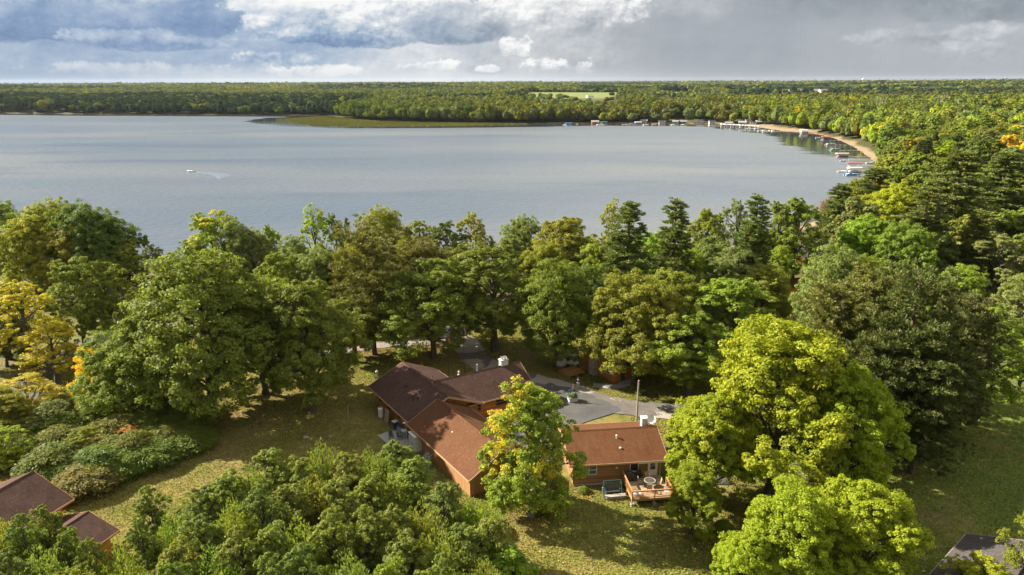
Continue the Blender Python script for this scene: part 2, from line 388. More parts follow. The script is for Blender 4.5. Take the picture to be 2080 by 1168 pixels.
M['leaf'] = leaf_mat('leaves')
M['needle'] = leaf_mat('needles', trans=.18, autumn_a=(.20, .15, .055), autumn_b=(.17, .12, .05), tip=(.21, .17, .075))
M['far_leaf'] = leaf_mat('distant_leaves', use_obj=False, trans=.25)
def bark(name, a, b):
    m, t, o = new_mat(name); c = t.node('ShaderNodeTexCoord').outputs['Object']
    n = t.noise(t.mapping(c, scale=(3, 3, .7)), 2.5, 6, .7)
    pbr(t, o, t.ramp(n, [(.3, a), (.7, b)]), .95, t.bump(n, .8, .05)); return m
M['bark'] = bark('bark', (.035, .028, .022), (.12, .10, .08))
M['bark_pine'] = bark('bark_pine', (.06, .03, .02), (.19, .11, .07))
M['bark_pale'] = bark('bark_pale', (.10, .08, .06), (.28, .24, .19))
M['log'] = siding('log_siding', (.40, .145, .030), .2)
M['log_dull'] = siding('log_siding_dull', (.26, .125, .045), .19)
M['log_gold'] = siding('log_siding_gold', (.55, .26, .05), .2)
M['panel'] = siding('panel_siding', (.34, .165, .062), .3, vertical=True, stain=.12)
M['roof_dark'] = shingle('shingle_dark', (.070, .040, .032), (.104, .056, .042))
M['roof_mid'] = shingle('shingle_rust', (.116, .051, .024), (.145, .067, .032), .14)
M['roof_rust'] = shingle('shingle_brick', (.118, .049, .021), (.146, .063, .028), .17)
M['roof_grey'] = shingle('shingle_grey', (.07, .06, .058), (.10, .085, .08))
M['white'] = worn('white_paint', (.72, .71, .68), .5, .1)
M['offwhite'] = worn('off_white', (.55, .52, .47), .6, .15)
M['grey'] = worn('grey_plastic', (.28, .29, .30), .5, .2)
M['dkgrey'] = worn('dark_grey', (.06, .06, .065), .5, .25)
M['black'] = worn('black', (.015, .015, .017), .45, .3)
M['steel'] = worn('steel', (.5, .5, .5), .35, .15, metal=.8)
M['alu'] = worn('aluminium', (.62, .63, .64), .4, .1, metal=.35)
M['trim_tan'] = worn('tan_trim', (.42, .25, .13), .6, .2)
M['wood'] = worn('cedar_wood', (.42, .19, .065), .7, .3, 4)
M['wood_pale'] = worn('weathered_boards', (.33, .25, .15), .8, .3, 3)
M['wood_grey'] = worn('grey_wood', (.30, .26, .21), .85, .25, 3)
M['green_metal'] = worn('green_canvas', (.03, .15, .13), .5, .25)
M['teal'] = worn('teal_canvas', (.02, .22, .17), .7, .15)
M['blue'] = worn('blue_canvas', (.03, .17, .42), .6, .2)
M['navy'] = worn('navy', (.03, .05, .11), .5, .2)
M['red'] = worn('red_canvas', (.35, .03, .035), .7, .2)
M['maroon'] = worn('maroon_canvas', (.28, .08, .075), .7, .2)
M['tan'] = worn('tan_canvas', (.45, .34, .27), .7, .15)
M['orange'] = worn('orange_paint', (.50, .12, .02), .6, .15)
M['yellow'] = worn('yellow_cloth', (.62, .42, .05), .8, .15)
M['silver'] = worn('silver_paint', (.45, .47, .50), .3, .08, metal=.3)
M['rubber'] = worn('rubber', (.02, .02, .02), .8, .2)
M['skin'] = worn('skin', (.45, .26, .18), .6, .1)
M['denim'] = worn('denim', (.07, .09, .14), .85, .2)
M['cloth_dark'] = worn('dark_cloth', (.03, .03, .04), .9, .2)
M['cloth_pale'] = worn('pale_cloth', (.42, .42, .43), .9, .15)
M['hair'] = worn('hair', (.05, .03, .02), .7, .2)
def glassy(name, col):
    m, t, o = new_mat(name); c = t.node('ShaderNodeTexCoord').outputs['Object']
    n = t.noise(c, 1.6, 3, .5); pbr(t, o, t.ramp(n, [(.35, col), (.7, tuple(x*2.2 for x in col))]), .06, spec=.6); return m
M['glass'] = glassy('window_glass', (.018, .022, .024))
M['glass_teal'] = glassy('window_glass_teal', (.02, .045, .045))
def stone(name, a, b, mortar, sc=4.0):
    m, t, o = new_mat(name); c = t.node('ShaderNodeTexCoord').outputs['Object']
    v = t.node('ShaderNodeTexVoronoi', feature='F1'); v.inputs['Scale'].default_value = sc; t.l.new(c, v.inputs[0])
    e = t.node('ShaderNodeTexVoronoi', feature='DISTANCE_TO_EDGE'); e.inputs['Scale'].default_value = sc; t.l.new(c, e.inputs[0])
    k = t.mix(v.outputs['Color'], a, b); k = t.mix(t.sstep(e.outputs[0], .06, .02), k, mortar)
    pbr(t, o, k, .9, t.bump(t.sstep(e.outputs[0], 0, .12), .8, .04)); return m
M['stone'] = stone('field_stone', (.22, .16, .12), (.50, .42, .34), (.42, .38, .33))
M['stone_white'] = stone('pale_stone', (.45, .42, .38), (.75, .72, .68), (.5, .48, .45))
def asphalt(name, a, b, patch=None):
    m, t, o = new_mat(name); c = t.node('ShaderNodeTexCoord').outputs['Object']
    n = t.noise(c, .25, 5, .6); n2 = t.noise(c, 5.0, 4, .7)
    k = t.ramp(t.m('ADD', t.m('MULTIPLY', n, .7), t.m('MULTIPLY', n2, .3)), [(.35, a), (.65, b)])
    if patch: k = t.mix(t.sstep(t.noise(c, .12, 5, .62, .4), .485, .51), k, patch)
    crack = t.node('ShaderNodeTexVoronoi', feature='DISTANCE_TO_EDGE'); crack.inputs['Scale'].default_value = .28
    t.l.new(t.mapping(c), crack.inputs[0]); k = t.mix(t.m('MULTIPLY', t.sstep(crack.outputs[0], .012, .002), .5), k, (.03, .03, .03))
    lf = t.noise(c, 14.0, 2, .5); k = t.mix(t.m('MULTIPLY', t.sstep(lf, .72, .76), .6), k, (.30, .20, .07))
    pbr(t, o, k, .9, t.bump(n2, .3, .01)); return m
M['asphalt'] = asphalt('asphalt', (.085, .075, .064), (.15, .13, .11), (.30, .26, .205))
M['asphalt_dark'] = asphalt('asphalt_dark', (.050, .048, .047), (.095, .088, .082))
M['gravel'] = asphalt('gravel', (.17, .14, .11), (.26, .22, .18))
M['concrete'] = worn('concrete', (.30, .28, .25), .9, .25, 2)
def ground_mat():
    m, t, o = new_mat('ground'); c = t.node('ShaderNodeTexCoord').outputs['Object']
    at = lambda k: t.node('ShaderNodeAttribute', attribute_name=k).outputs['Fac']
    a = t.noise(c, .035, 5, .6, .3); b = t.noise(c, .16, 5, .65, .2); d = t.noise(c, 1.3, 4, .7); e = t.noise(c, 7.0, 3, .7)
    f = t.m('ADD', t.m('ADD', t.m('MULTIPLY', a, .55), t.m('MULTIPLY', b, .30)), t.m('MULTIPLY', d, .15))
    lawn = t.ramp(f, [(.34, (.055, .090, .012)), (.42, (.085, .110, .017)), (.49, (.135, .128, .028)), (.56, (.185, .148, .048)), (.66, (.24, .178, .08))])
    lush = at('lush'); g1 = t.ramp(f, [(.36, (.060, .100, .018)), (.5, (.100, .130, .026)), (.62, (.19, .17, .05))]); lawn = t.mix(lush, lawn, g1)
    spk = t.noise(c, 2.6, 3, .75); spk = t.m('ADD', t.m('MULTIPLY', spk, .5), t.m('MULTIPLY', t.noise(c, .62, 5, .75, .6), .5)); lawn = t.mix(t.m('MULTIPLY', t.sstep(spk, .49, .60), .75), lawn, t.mix(1.0, lawn, (.50, .58, .55), 'MULTIPLY')); lawn = t.mix(t.m('MULTIPLY', t.sstep(spk, .50, .40), .75), lawn, t.mix(1.0, lawn, (1.55, 1.35, 1.15), 'MULTIPLY'))
    bare = t.noise(c, .075, 6, .7, .5); lawn = t.mix(t.m('MULTIPLY', t.sstep(bare, .56, .64), .7), lawn, (.20, .135, .075))
    lawn = t.mix(t.m('MULTIPLY', t.sstep(e, .52, .72), .5), lawn, (.28, .20, .08))      # fallen leaves, worn turf
    lawn = t.mix(t.m('MULTIPLY', t.sstep(e, .46, .30), .5), lawn, (.045, .06, .012))
    floor = t.ramp(t.m('ADD', t.m('MULTIPLY', b, .5), t.m('MULTIPLY', e, .5)), [(.35, (.035, .045, .012)), (.6, (.10, .085, .035)), (.75, (.16, .12, .06))])
    k = t.mix(at('lawn'), floor, lawn)
    field = t.ramp(t.m('ADD', t.noise(t.mapping(c, scale=(.001, .016, 1)), 1.0, 3, .6), t.m('MULTIPLY', b, .15)), [(.42, (.20, .17, .07)), (.52, (.14, .17, .045)), (.66, (.16, .19, .055))])
    k = t.mix(at('field'), k, field)
    sand = t.ramp(t.m('ADD', t.m('MULTIPLY', d, .5), t.m('MULTIPLY', b, .5)), [(.35, (.20, .14, .08)), (.65, (.36, .27, .17))])
    k = t.mix(at('sand'), k, sand)
    pbr(t, o, k, .95, t.bump(t.m('ADD', e, t.m('MULTIPLY', d, .6)), .5, .06), spec=.15); return m
M['ground'] = ground_mat()
def water_mat():
    m, t, o = new_mat('lake_water'); c = t.node('ShaderNodeTexCoord').outputs['Object']
    calm = t.node('ShaderNodeAttribute', attribute_name='calm').outputs['Fac']; sh = t.node('ShaderNodeAttribute', attribute_name='shallow').outputs['Fac']
    st = t.noise(t.mapping(c, rot=(0, 0, .12), scale=(.0035, .022, 1)), 1.0, 5, .62, .5)
    big = t.noise(t.mapping(c, scale=(.002, .006, 1)), 1.0, 3, .5)
    cm = t.sstep(t.m('ADD', calm, t.m('MULTIPLY', t.m('SUBTRACT', st, .5), .9)), .45, .58)
    lull = t.m('MULTIPLY', t.sstep(st, .53, .68), .85)
    r1 = t.noise(t.mapping(c, rot=(0, 0, .5), scale=(.55, 1.0, 1)), .9, 4, .65); r2 = t.noise(t.mapping(c, rot=(0, 0, -.3), scale=(1, 1.6, 1)), .22, 3, .55)
    hgt = t.m('ADD', t.m('MULTIPLY', r1, .6), r2)
    bs = t.m('MULTIPLY', t.m('MULTIPLY_ADD', cm, -.93, 1.0), t.m('MULTIPLY_ADD', lull, -.45, 1.0))
    nr = t.bump(hgt, bs, .55)
    col = t.mix(t.sstep(big, .4, .65), (.085, .11, .14), (.14, .15, .155))
    col = t.mix(t.m('MULTIPLY', lull, .75), col, (.055, .075, .105))
    col = t.mix(t.m('MULTIPLY', cm, .8), col, (.025, .03, .028))
    col = t.mix(sh, col, (.07, .065, .035))
    pbr(t, o, col, t.m('MULTIPLY_ADD', cm, -.24, .30), nr, spec=.5); return m
M['water'] = water_mat()

# ================================================================== SETTING: ground, lake, roads
def polar(fr, rads):
    A, R = np.meshgrid(fr, rads, indexing='ij'); return np.sin(A)*R, np.cos(A)*R
front = np.concatenate([np.radians(np.arange(-180, -48, 4.0)), np.radians(np.arange(-48, 48, .16)), np.radians(np.arange(48, 180.1, 4.0))])
rads = np.concatenate([[0.5, 6, 12, 18, 24], 30*np.power(14000/30., np.linspace(0, 1, 400))])
gxx, gyy = polar(front, rads)
gzz = H(gxx, gyy)
sdg = sdist(SHORE_A, gxx, gyy)
nz = wave(gxx, gyy, 9, 2)*.5+wave(gxx, gyy, 3.1, 5)*.3
gzz = gzz+np.where(np.hypot(gxx, gyy) < 400, .06*nz*ss(0, 20, sdg), 0)
Rg = np.hypot(gxx, gyy); ang = np.arctan2(gxx, gyy)
# beach: the sandy shore on the right and below the far campground
beach = np.zeros_like(gxx)
for pts, wd in (([(1792, 352), (1778, 332), (1745, 306), (1712, 288), (1690, 280)], 9), ([(1625, 268), (1590, 266), (1550, 260), (1530, 257)], 20), ([(1470, 252.5), (1300, 250.5), (1120, 250)], 7)):
    pa = np.array([GL(*p) for p in pts])
    d = np.full(gxx.shape, 1e9)
    for i in range(len(pa)-1):
        a, b = pa[i], pa[i+1]; ab = b-a; t = np.clip(((gxx-a[0])*ab[0]+(gyy-a[1])*ab[1])/(ab@ab), 0, 1)
        d = np.minimum(d, np.hypot(gxx-a[0]-t*ab[0], gyy-a[1]-t*ab[1]))
    beach = np.maximum(beach, ss(wd, wd*.6, d+4*wave(gxx, gyy, 14, 6)))
beach = np.maximum(beach, ss(5, 2, np.abs(sdg))*(Rg < 1000))
lawn = ss(185, 120, Rg)*ss(6, 22, sdg)
fld = np.zeros_like(gxx)
lush = ss(22, 34, gxx+4*wave(gxx, gyy, 11, 3))*ss(105, 88, gyy)
for p in FIELD_POLY: fld = np.maximum(fld, ss(25, -5, sdist(p, gxx, gyy)))
me = grid_mesh('ground', gxx, gyy, gzz, [M['ground']], {'lawn': lawn, 'sand': beach, 'field': fld, 'lush': lush})
tag(link(bpy.data.objects.new('ground', me)), 'lawn, woodland floor and farmland around the lake', kind='structure')

wr = np.concatenate([150*np.power(2200/150., np.linspace(0, 1, 200))])
wa = np.radians(np.arange(-75, 48, .25)); wx, wy = polar(wa, wr)
sdw = -sdist(SHORE_A, wx, wy)
farshore = ss(380, 620, np.hypot(wx, wy))
calm = ss(95, 10, sdw)*farshore*.9
shallow = ss(16, 1, sdw)*(1-.5*farshore)
me = grid_mesh('lake', wx, wy, np.full_like(wx, LAKE_Z), [M['water']], {'calm': calm, 'shallow': shallow})
tag(link(bpy.data.objects.new('lake', me)), 'wide wind-rippled lake', kind='structure')

RIB = []
def ribbon(name, px, width, mat, z, label, steps=8):
    pts = [Vector((*G(u, v, 0), 0)) for u, v in px]
    # Catmull-Rom
    P_ = [pts[0]]+pts+[pts[-1]]; cl = []
    for i in range(1, len(P_)-2):
        for k in range(steps):
            t = k/steps; a, b, c_, d = P_[i-1], P_[i], P_[i+1], P_[i+2]
            cl.append(.5*((2*b)+(c_-a)*t+(2*a-5*b+4*c_-d)*t*t+(3*b-a-3*c_+d)*t**3))
    cl.append(pts[-1])
    RIB.append((np.array([(p.x, p.y) for p in cl]), width)); bm = bmesh.new(); prev = None
    for i, p in enumerate(cl):
        t = (cl[min(i+1, len(cl)-1)]-cl[max(i-1, 0)]).normalized(); n = Vector((-t.y, t.x, 0))
        wv = width/2*(1+.06*math.sin(i*1.3)); row = []
        for k in (-1, -.5, 0, .5, 1):
            q = p+n*wv*k; row.append(bm.verts.new((q.x, q.y, max(h1(q.x, q.y), -.5)+z)))
        if prev:
            for k in range(4): bm.faces.new([prev[k], prev[k+1], row[k+1], row[k]])
        prev = row
    bmesh.ops.recalc_face_normals(bm, faces=bm.faces)
    for f in bm.faces:
        if f.normal.z < 0: f.normal_flip()
    me = bpy.data.meshes.new(name); bm.to_mesh(me); bm.free(); me.materials.append(mat)
    return tag(link(bpy.data.objects.new(name, me)), label, kind='structure')
ribbon('driveway', [(840, 640), (905, 672), (945, 698), (962, 724), (1000, 748), (1075, 772), (1150, 792), (1225, 818), (1310, 832), (1420, 838), (1560, 830), (1700, 800), (1840, 768), (1950, 752), (2060, 732), (2200, 700)], 4.8, M['asphalt'], .085, 'asphalt driveway curving past the log buildings')
ribbon('parking_court', [(1085, 800), (1140, 815), (1190, 835), (1215, 850)], 8.6, M['asphalt_dark'], .09, 'dark asphalt court between the garage and the small cabin')
ribbon('side_drive', [(1120, 830), (1110, 880), (1105, 940)], 9.0, M['asphalt_dark'], .095, 'dark asphalt strip beside the garage')
ribbon('cabin_parking', [(1402, 905), (1412, 940), (1432, 985)], 6.0, M['asphalt_dark'], .095, 'dark asphalt pad beside the small cabin')
ribbon('gravel_path', [(560, 716), (640, 718), (700, 712), (760, 702), (840, 696), (925, 690)], 3.2, M['gravel'], .08, 'pale gravel path under the trees')
ribbon('left_road', [(10, 850), (50, 800), (85, 752), (150, 712), (200, 688), (260, 668), (360, 660), (470, 668)], 4.2, M['asphalt_dark'], .085, 'narrow dark asphalt road on the left')
ribbon('walkway', [(1205, 783), (1245, 786), (1262, 784), (1275, 779)], 1.6, M['concrete'], .10, 'concrete step and walk at the cabin door')

# ================================================================== VEGETATION PROTOTYPES
def unit(v): return v/np.maximum(np.linalg.norm(v, axis=-1, keepdims=True), 1e-9)
def rdir(n, rng, zmin=-1.0):
    z = rng.uniform(zmin, 1, n); a = rng.uniform(0, 2*PI, n); r = np.sqrt(1-z*z)
    return np.stack([r*np.cos(a), r*np.sin(a), z], -1)
def leaf_quads(P_, N_, size, aspect, rng, jit=.9, axis=None):
    n = len(P_); N_ = unit(N_+rng.normal(0, jit, (n, 3)))
    if axis is None: a = unit(np.cross(N_, rng.normal(0, 1, (n, 3))))
    else: a = unit(axis+rng.normal(0, .25, (n, 3))); N_ = unit(np.cross(np.cross(a, N_), a)+1e-6)
    b = np.cross(N_, a); s = (size*rng.uniform(.6, 1.35, n))[:, None]
    l, w_ = a*s*aspect*.5, b*s*.5
    # kite: pointed ends, so a crown's edge is ragged rather than square
    return np.stack([P_-l, P_+w_*.85-l*.1, P_+l, P_-w_*.85+l*.1], 1).reshape(-1, 3)
def tubes(segs, n=7):
    """segs: (a, b, ra, rb) -> bmesh with tapered limbs"""
    bm = bmesh.new()
    for a, b, ra, rb in segs:
        a, b = Vector(a), Vector(b); d = b-a
        if d.length < 1e-5: continue
        r = bmesh.ops.create_cone(bm, cap_ends=False, segments=n, radius1=ra, radius2=rb, depth=d.length)['verts']
        bmesh.ops.transform(bm, matrix=Matrix.Translation((a+b)/2) @ d.to_track_quat('Z', 'Y').to_matrix().to_4x4(), verts=r)
    return bm
def bm_mesh(name, bm, mat):
    bmesh.ops.recalc_face_normals(bm, faces=bm.faces)
    me = bpy.data.meshes.new(name); bm.to_mesh(me); bm.free(); me.polygons.foreach_set('use_smooth', [True]*len(me.polygons)); me.materials.append(mat); return me
def limb(segs, a, b, r0, r1, rng, bends=3, sag=.12):
    a, b = np.array(a, float), np.array(b, float); L_ = np.linalg.norm(b-a); p = a; r = r0
    for i in range(bends):
        t = (i+1)/bends; q = a+(b-a)*t+(rng.normal(0, sag*L_*.25, 3) if i < bends-1 else 0); q[2] += math.sin(t*PI)*L_*sag
        rr = r0+(r1-r0)*t; segs.append((p.copy(), q.copy(), r, rr)); p, r = q, rr
    return p

def broadleaf(name, seed, Ht=18., R=7., base=.24, nl=24, nc=16, per=90, size=.34, lobe=(.26, .42), top=1.0, droop=0.0, mat='leaf', barkm='bark', limbs=True, gap=.12):
    """tree > trunk, crown prototype: a crown of lobes, each lobe of leaf clumps"""
    rng = np.random.default_rng(seed)
    zc = Ht*(base+1)/2; hz = Ht*(1-base)/2
    d = rdir(nl*5, rng, -.78)
    keep = []
    for v in d:                                     # spread lobes so that gaps stay between them
        if all(np.dot(v, k) < (.82 if nl < 34 else .90) for k in keep): keep.append(v)
        if len(keep) >= nl: break
    L_d = np.array(keep); nl = len(L_d); nc = int(nc*1.55); per = int(per*.66)
    lr = R*rng.uniform(*lobe, nl)
    wid = 1-.30*np.clip(L_d[:, 2], 0, 1)*(top)      # rounder or more pointed top
    f = rng.uniform(.52, 1.04, nl)
    C = np.stack([L_d[:, 0]*(R-lr*.8)*f*wid, L_d[:, 1]*(R-lr*.8)*f*wid, zc+L_d[:, 2]*(hz-lr*.8)*np.sqrt(f)], -1)
    # a few inner lobes fill the core
    ni = 3; Ci = rdir(ni, rng)*np.array([R*.3, R*.3, hz*.45])+np.array([0, 0, zc]); C = np.concatenate([C, Ci]); lr = np.concatenate([lr, np.full(ni, R*.38)])
    Ps, Ns, Vs = [], [], []
    for c, r in zip(C, lr):
        out_ = unit(np.array([c[0], c[1], (c[2]-zc)*.6+.35*R]))
        q = unit(rdir(nc, rng)+out_*.75); cp = c+q*r*rng.uniform(.55, 1.22, (nc, 1)); cp[:, 2] -= droop*r*rng.random(nc)
        nc_ = nc; cr = r*rng.uniform(.16, .33, nc)
        for k in range(nc):
            if rng.random() < gap: continue
            dd = unit(rdir(per, rng)+np.array([0, 0, .45])+q[k]*.35)
            rad = cr[k]*rng.uniform(.45, 1.12, (per, 1))
            Ps.append(cp[k]+dd*rad*np.array([1.15, 1.15, .8])); Ns.append(dd*.8+q[k]*.5+np.array([0, 0, .5]))
            Vs.append(np.clip(rng.normal(.5+rng.uniform(-.12, .12), .2, per), 0, 1))
    P_, N_, v = np.concatenate(Ps), np.concatenate(Ns), np.concatenate(Vs)
    Q = leaf_quads(P_, N_, size, 1.35, rng, .7)
    crown = np_mesh(name+'_crown', Q, 4, [M[mat]], {'v': ('FLOAT', v)})
    segs = []; rb = Ht*.021+.06
    bend = rng.normal(0, Ht*.012, 2); fork = np.array([bend[0], bend[1], Ht*(base+.10)])
    segs.append(((0, 0, -.3), (0, 0, .6), rb*1.55, rb*1.08)); segs.append(((0, 0, .6), fork, rb*1.08, rb*.8))
    topp = limb(segs, fork, (fork[0]*1.8, fork[1]*1.8, Ht*.86), rb*.8, rb*.12, rng, 4, .02)
    if limbs:
        for i, c in enumerate(C[:nl]):
            zs = max(fork[2], min(Ht*.7, c[2]-rng.uniform(.12, .3)*Ht)); s0 = np.array([fork[0], fork[1], zs])
            e = limb(segs, s0, c, rb*.34, rb*.10, rng, 3, .06)
            for k in range(3): limb(segs, c+(s0-c)*rng.uniform(.05, .4), c+rdir(1, rng, -.1)[0]*lr[i]*.95, rb*.11, rb*.03, rng, 2, .05)
    return dict(crown=crown, trunk=bm_mesh(name+'_trunk', tubes(segs), M[barkm]), R=R, H=Ht, name=name)

def white_pine(name, seed, Ht=24., R=5.2, size=.46, per=60, base=.22, dens=1.5, sweep=.12, round_top=.0, barkm='bark_pine'):
    """layered conifer: whorls of level boughs carrying needle tufts"""
    rng = np.random.default_rng(seed); segs = []; rb = Ht*.014+.06
    segs.append(((0, 0, -.3), (0, 0, Ht*.5), rb*1.3, rb*.8)); segs.append(((0, 0, Ht*.5), (0, 0, Ht*.985), rb*.8, rb*.1))
    Ps, Ns, As, Vs = [], [], [], []
    z = Ht*base
    while z < Ht*.97:
        t = (z/Ht-base)/(1-base)
        prof = (1-t)**.72*(.75+.25*math.sin(min(1, t*4)*PI/2)) if not round_top else math.sqrt(max(0, 1-(abs(t-.42)/.60)**2.2))
        nb = int(rng.integers(4, 7)); a0 = rng.uniform(0, 2*PI)
        for k in range(nb):
            Lb = R*prof*rng.uniform(.45, 1.22)+.25
            if Lb < .3: continue
            a = a0+k*2*PI/nb+rng.normal(0, .2); dirv = np.array([math.cos(a), math.sin(a), 0]); up = sweep*(1.6*t-.3)
            st = np.array([0, 0, z]); en = st+dirv*Lb+np.array([0, 0, Lb*up])
            limb(segs, st, en, rb*.26*(1-t*.6), .02, rng, 2, .03)
            nt = max(3, int(Lb*3.4*dens))
            for j in range(nt):
                s = rng.uniform(.25, 1.04); side = np.cross(dirv, [0, 0, 1.])*rng.normal(0, .20+.16*s)*Lb*.62
                c = st+(en-st)*s+side+np.array([0, 0, rng.normal(.06, .26) if not round_top else rng.normal(0, .5)]); r = rng.uniform(.34, .62)*(.75+R/14)
                n = per; dd = unit(rdir(n, rng, -.3)+dirv*.55+np.array([0, 0, .5]))
                Ps.append(c+dd*r*rng.uniform(.15, 1, (n, 1))*np.array([1.15, 1.15, .5 if not round_top else .95])); Ns.append(dd*.3+np.array([0, 0, .9])); As.append(dd)
                Vs.append(np.clip(rng.normal(.42, .16, n)+(.28 if (s > .88 and rng.random() < .5) else 0)+.12*t, 0, 1))
        z += Ht*rng.uniform(.034, .055)
    for k in range(14):                                # bare dead boughs under and through the crown
        a = rng.uniform(0, 2*PI); z0 = Ht*rng.uniform(.10, .55); L0 = R*rng.uniform(.5, 1.02); e0 = np.array([math.cos(a)*L0, math.sin(a)*L0, z0+L0*rng.uniform(-.05, .3)])
        limb(segs, (0, 0, z0), e0, .07, .015, rng, 3, .06)
    P_, N_, A_, v = map(np.concatenate, (Ps, Ns, As, Vs))
    Q = leaf_quads(P_, N_, size*.30, 2.7, rng, .45, axis=A_)
    return dict(crown=np_mesh(name+'_crown', Q, 4, [M['needle']], {'v': ('FLOAT', v)}), trunk=bm_mesh(name+'_trunk', tubes(segs, 6), M[barkm]), R=R, H=Ht, name=name)

def cedar(name, seed, Ht=10., R=2.9, n_tip=11, size=.135, per=5200):
    """dense arborvitae: a bundle of pointed feathery leaders clothed to the ground"""
    rng = np.random.default_rng(seed); Ps, Ns, As, Vs = [], [], [], []; segs = [((0, 0, -.2), (0, 0, Ht*.8), .22, .06)]
    for i in range(n_tip):
        a = i*2.4+rng.uniform(-.4, .4); rr = 0 if i == 0 else R*math.sqrt(i/n_tip)*.66
        c = np.array([math.cos(a)*rr, math.sin(a)*rr]); h = Ht*(1 if i == 0 else rng.uniform(.70, .96)-.18*(rr/R)); r0 = R*rng.uniform(.42, .58)
        segs.append(((0, 0, Ht*.12), (c[0]*.9, c[1]*.9, h*.85), .09, .02))
        n = per; t = 1-np.sqrt(rng.random(n))*.98; ang_ = rng.uniform(0, 2*PI, n)
        lump = 1+.22*np.sin(ang_*3+t*17+i)+.14*np.sin(ang_*7-t*31+i*2)
        rad = r0*np.minimum(1, (1-t)**.55*1.45)*lump*rng.uniform(.72, 1.08, n)
        Ps.append(np.stack([c[0]+np.cos(ang_)*rad, c[1]+np.sin(ang_)*rad, t*h], -1))
        o_ = np.stack([np.cos(ang_), np.sin(ang_), np.full(n, .35)], -1); Ns.append(o_); As.append(o_*.55+np.array([0, 0, .9]))
        patch = .10*np.sin(ang_*5+t*23)
        Vs.append(np.clip(rng.normal(.47, .19, n)+patch, 0, 1))
    P_, N_, A_, v = map(np.concatenate, (Ps, Ns, As, Vs))
    Q = leaf_quads(P_, N_, size, 1.9, rng, .55, axis=A_)
    return dict(crown=np_mesh(name+'_crown', Q, 4, [M['leaf']], {'v': ('FLOAT', v)}), trunk=bm_mesh(name+'_trunk', tubes(segs, 6), M['bark']), R=R, H=Ht, name=name)

def shrub(name, seed, Ht=2.8, R=2.6, n=420, size=.14):
    """sumac-like shrub: many stems with whorls of long drooping leaves"""
    rng = np.random.default_rng(seed); Ps, Ns, As, Vs = [], [], [], []; segs = []
    for i in range(n):
        rr = R*math.sqrt(rng.random()); a = rng.uniform(0, 2*PI); hz = Ht*(1-.55*(rr/R)**2.2)*rng.uniform(.72, 1.05)
        c = np.array([math.cos(a)*rr, math.sin(a)*rr, hz])
        if i % 9 == 0: segs.append(((c[0]*.5, c[1]*.5, 0), c, .035, .012))
        k = 34; an = rng.uniform(0, 2*PI, k); s = rng.uniform(.1, .62, k)
        dd = np.stack([np.cos(an), np.sin(an), -.35*s], -1)
        Ps.append(c+dd*s[:, None]+np.array([0, 0, .1])); Ns.append(np.tile([0, 0, 1.], (k, 1))+dd*.5); As.append(dd); Vs.append(np.clip(rng.normal(.5+rng.uniform(-.18, .18), .14, k), 0, 1))
        kk = 12; Ps.append(c*np.array([1, 1, .45])+rng.normal(0, .3, (kk, 3))); Ns.append(np.tile([0, 0, 1.], (kk, 1))); As.append(rdir(kk, rng)); Vs.append(rng.uniform(.2, .6, kk))
    P_, N_, A_, v = map(np.concatenate, (Ps, Ns, As, Vs))
    Q = leaf_quads(P_, N_, size, 1.9, rng, .35, axis=A_)
    return dict(crown=np_mesh(name+'_crown', Q, 4, [M['leaf']], {'v': ('FLOAT', v)}), trunk=bm_mesh(name+'_trunk', tubes(segs, 5), M['bark']), R=R, H=Ht, name=name)

PROTO = {
 'oak': [broadleaf('oak', 100+i, 18, 8.0, .07, 40, 20, 150, .215, lobe=(.20, .38), gap=.24, droop=.3) for i in range(3)],
 'upright': [broadleaf('upright', 200+i, 18, 5.6, .09, 32, 18, 140, .20, lobe=(.24, .40), top=1.2, gap=.20, droop=.2) for i in range(3)],
 'maple': [broadleaf('maple', 300+i, 16, 7.0, .03, 54, 24, 165, .17, lobe=(.16, .34), gap=.12, droop=.3) for i in range(2)],
 'ash': [broadleaf('ash', 400+i, 16, 4.6, -.04, 46, 18, 130, .16, lobe=(.24, .40), top=1.1, droop=.5, gap=.12, barkm='bark_pale') for i in range(2)],
 'airy': [broadleaf('airy', 500+i, 17, 5.4, .12, 30, 15, 90, .20, lobe=(.22, .34), gap=.22) for i in range(2)],
 'mid': [broadleaf('mid', 600+i, 17, 6.3, .06, 26, 14, 60, .42, lobe=(.26, .42), gap=.08) for i in range(4)],
 'pine': [white_pine('pine', 700+i, 24, 5.2) for i in range(3)],
 'redpine': [white_pine('redpine', 800+i, 22, 5.6, base=.16, sweep=.30, round_top=1, dens=1.15) for i in range(2)],
 'midpine': [white_pine('midpine', 850+i, 22, 4.6, size=1.0, per=24) for i in range(2)],
 'cedar': [broadleaf('cedar_lobed', 900+i, 10, 2.9, -.12, 46, 13, 110, .135, lobe=(.24, .42), top=1.25, gap=.05) for i in range(3)]+[cedar('cedar', 910, R=2.9, n_tip=13, size=.12, per=4200)],
 'shrub': [shrub('shrub', 950+i) for i in range(3)],
}
KIND = {'oak': ('oak_tree', 'tree'), 'upright': ('broadleaf_tree', 'tree'), 'maple': ('maple_tree', 'tree'), 'ash': ('ash_tree', 'tree'), 'airy': ('broadleaf_tree', 'tree'), 'mid': ('broadleaf_tree', 'tree'),
        'pine': ('pine_tree', 'pine tree'), 'redpine': ('pine_tree', 'pine tree'), 'midpine': ('pine_tree', 'pine tree'), 'cedar': ('cedar_tree', 'cedar tree'), 'shrub': ('shrub', 'shrub')}
TREE_XY = []
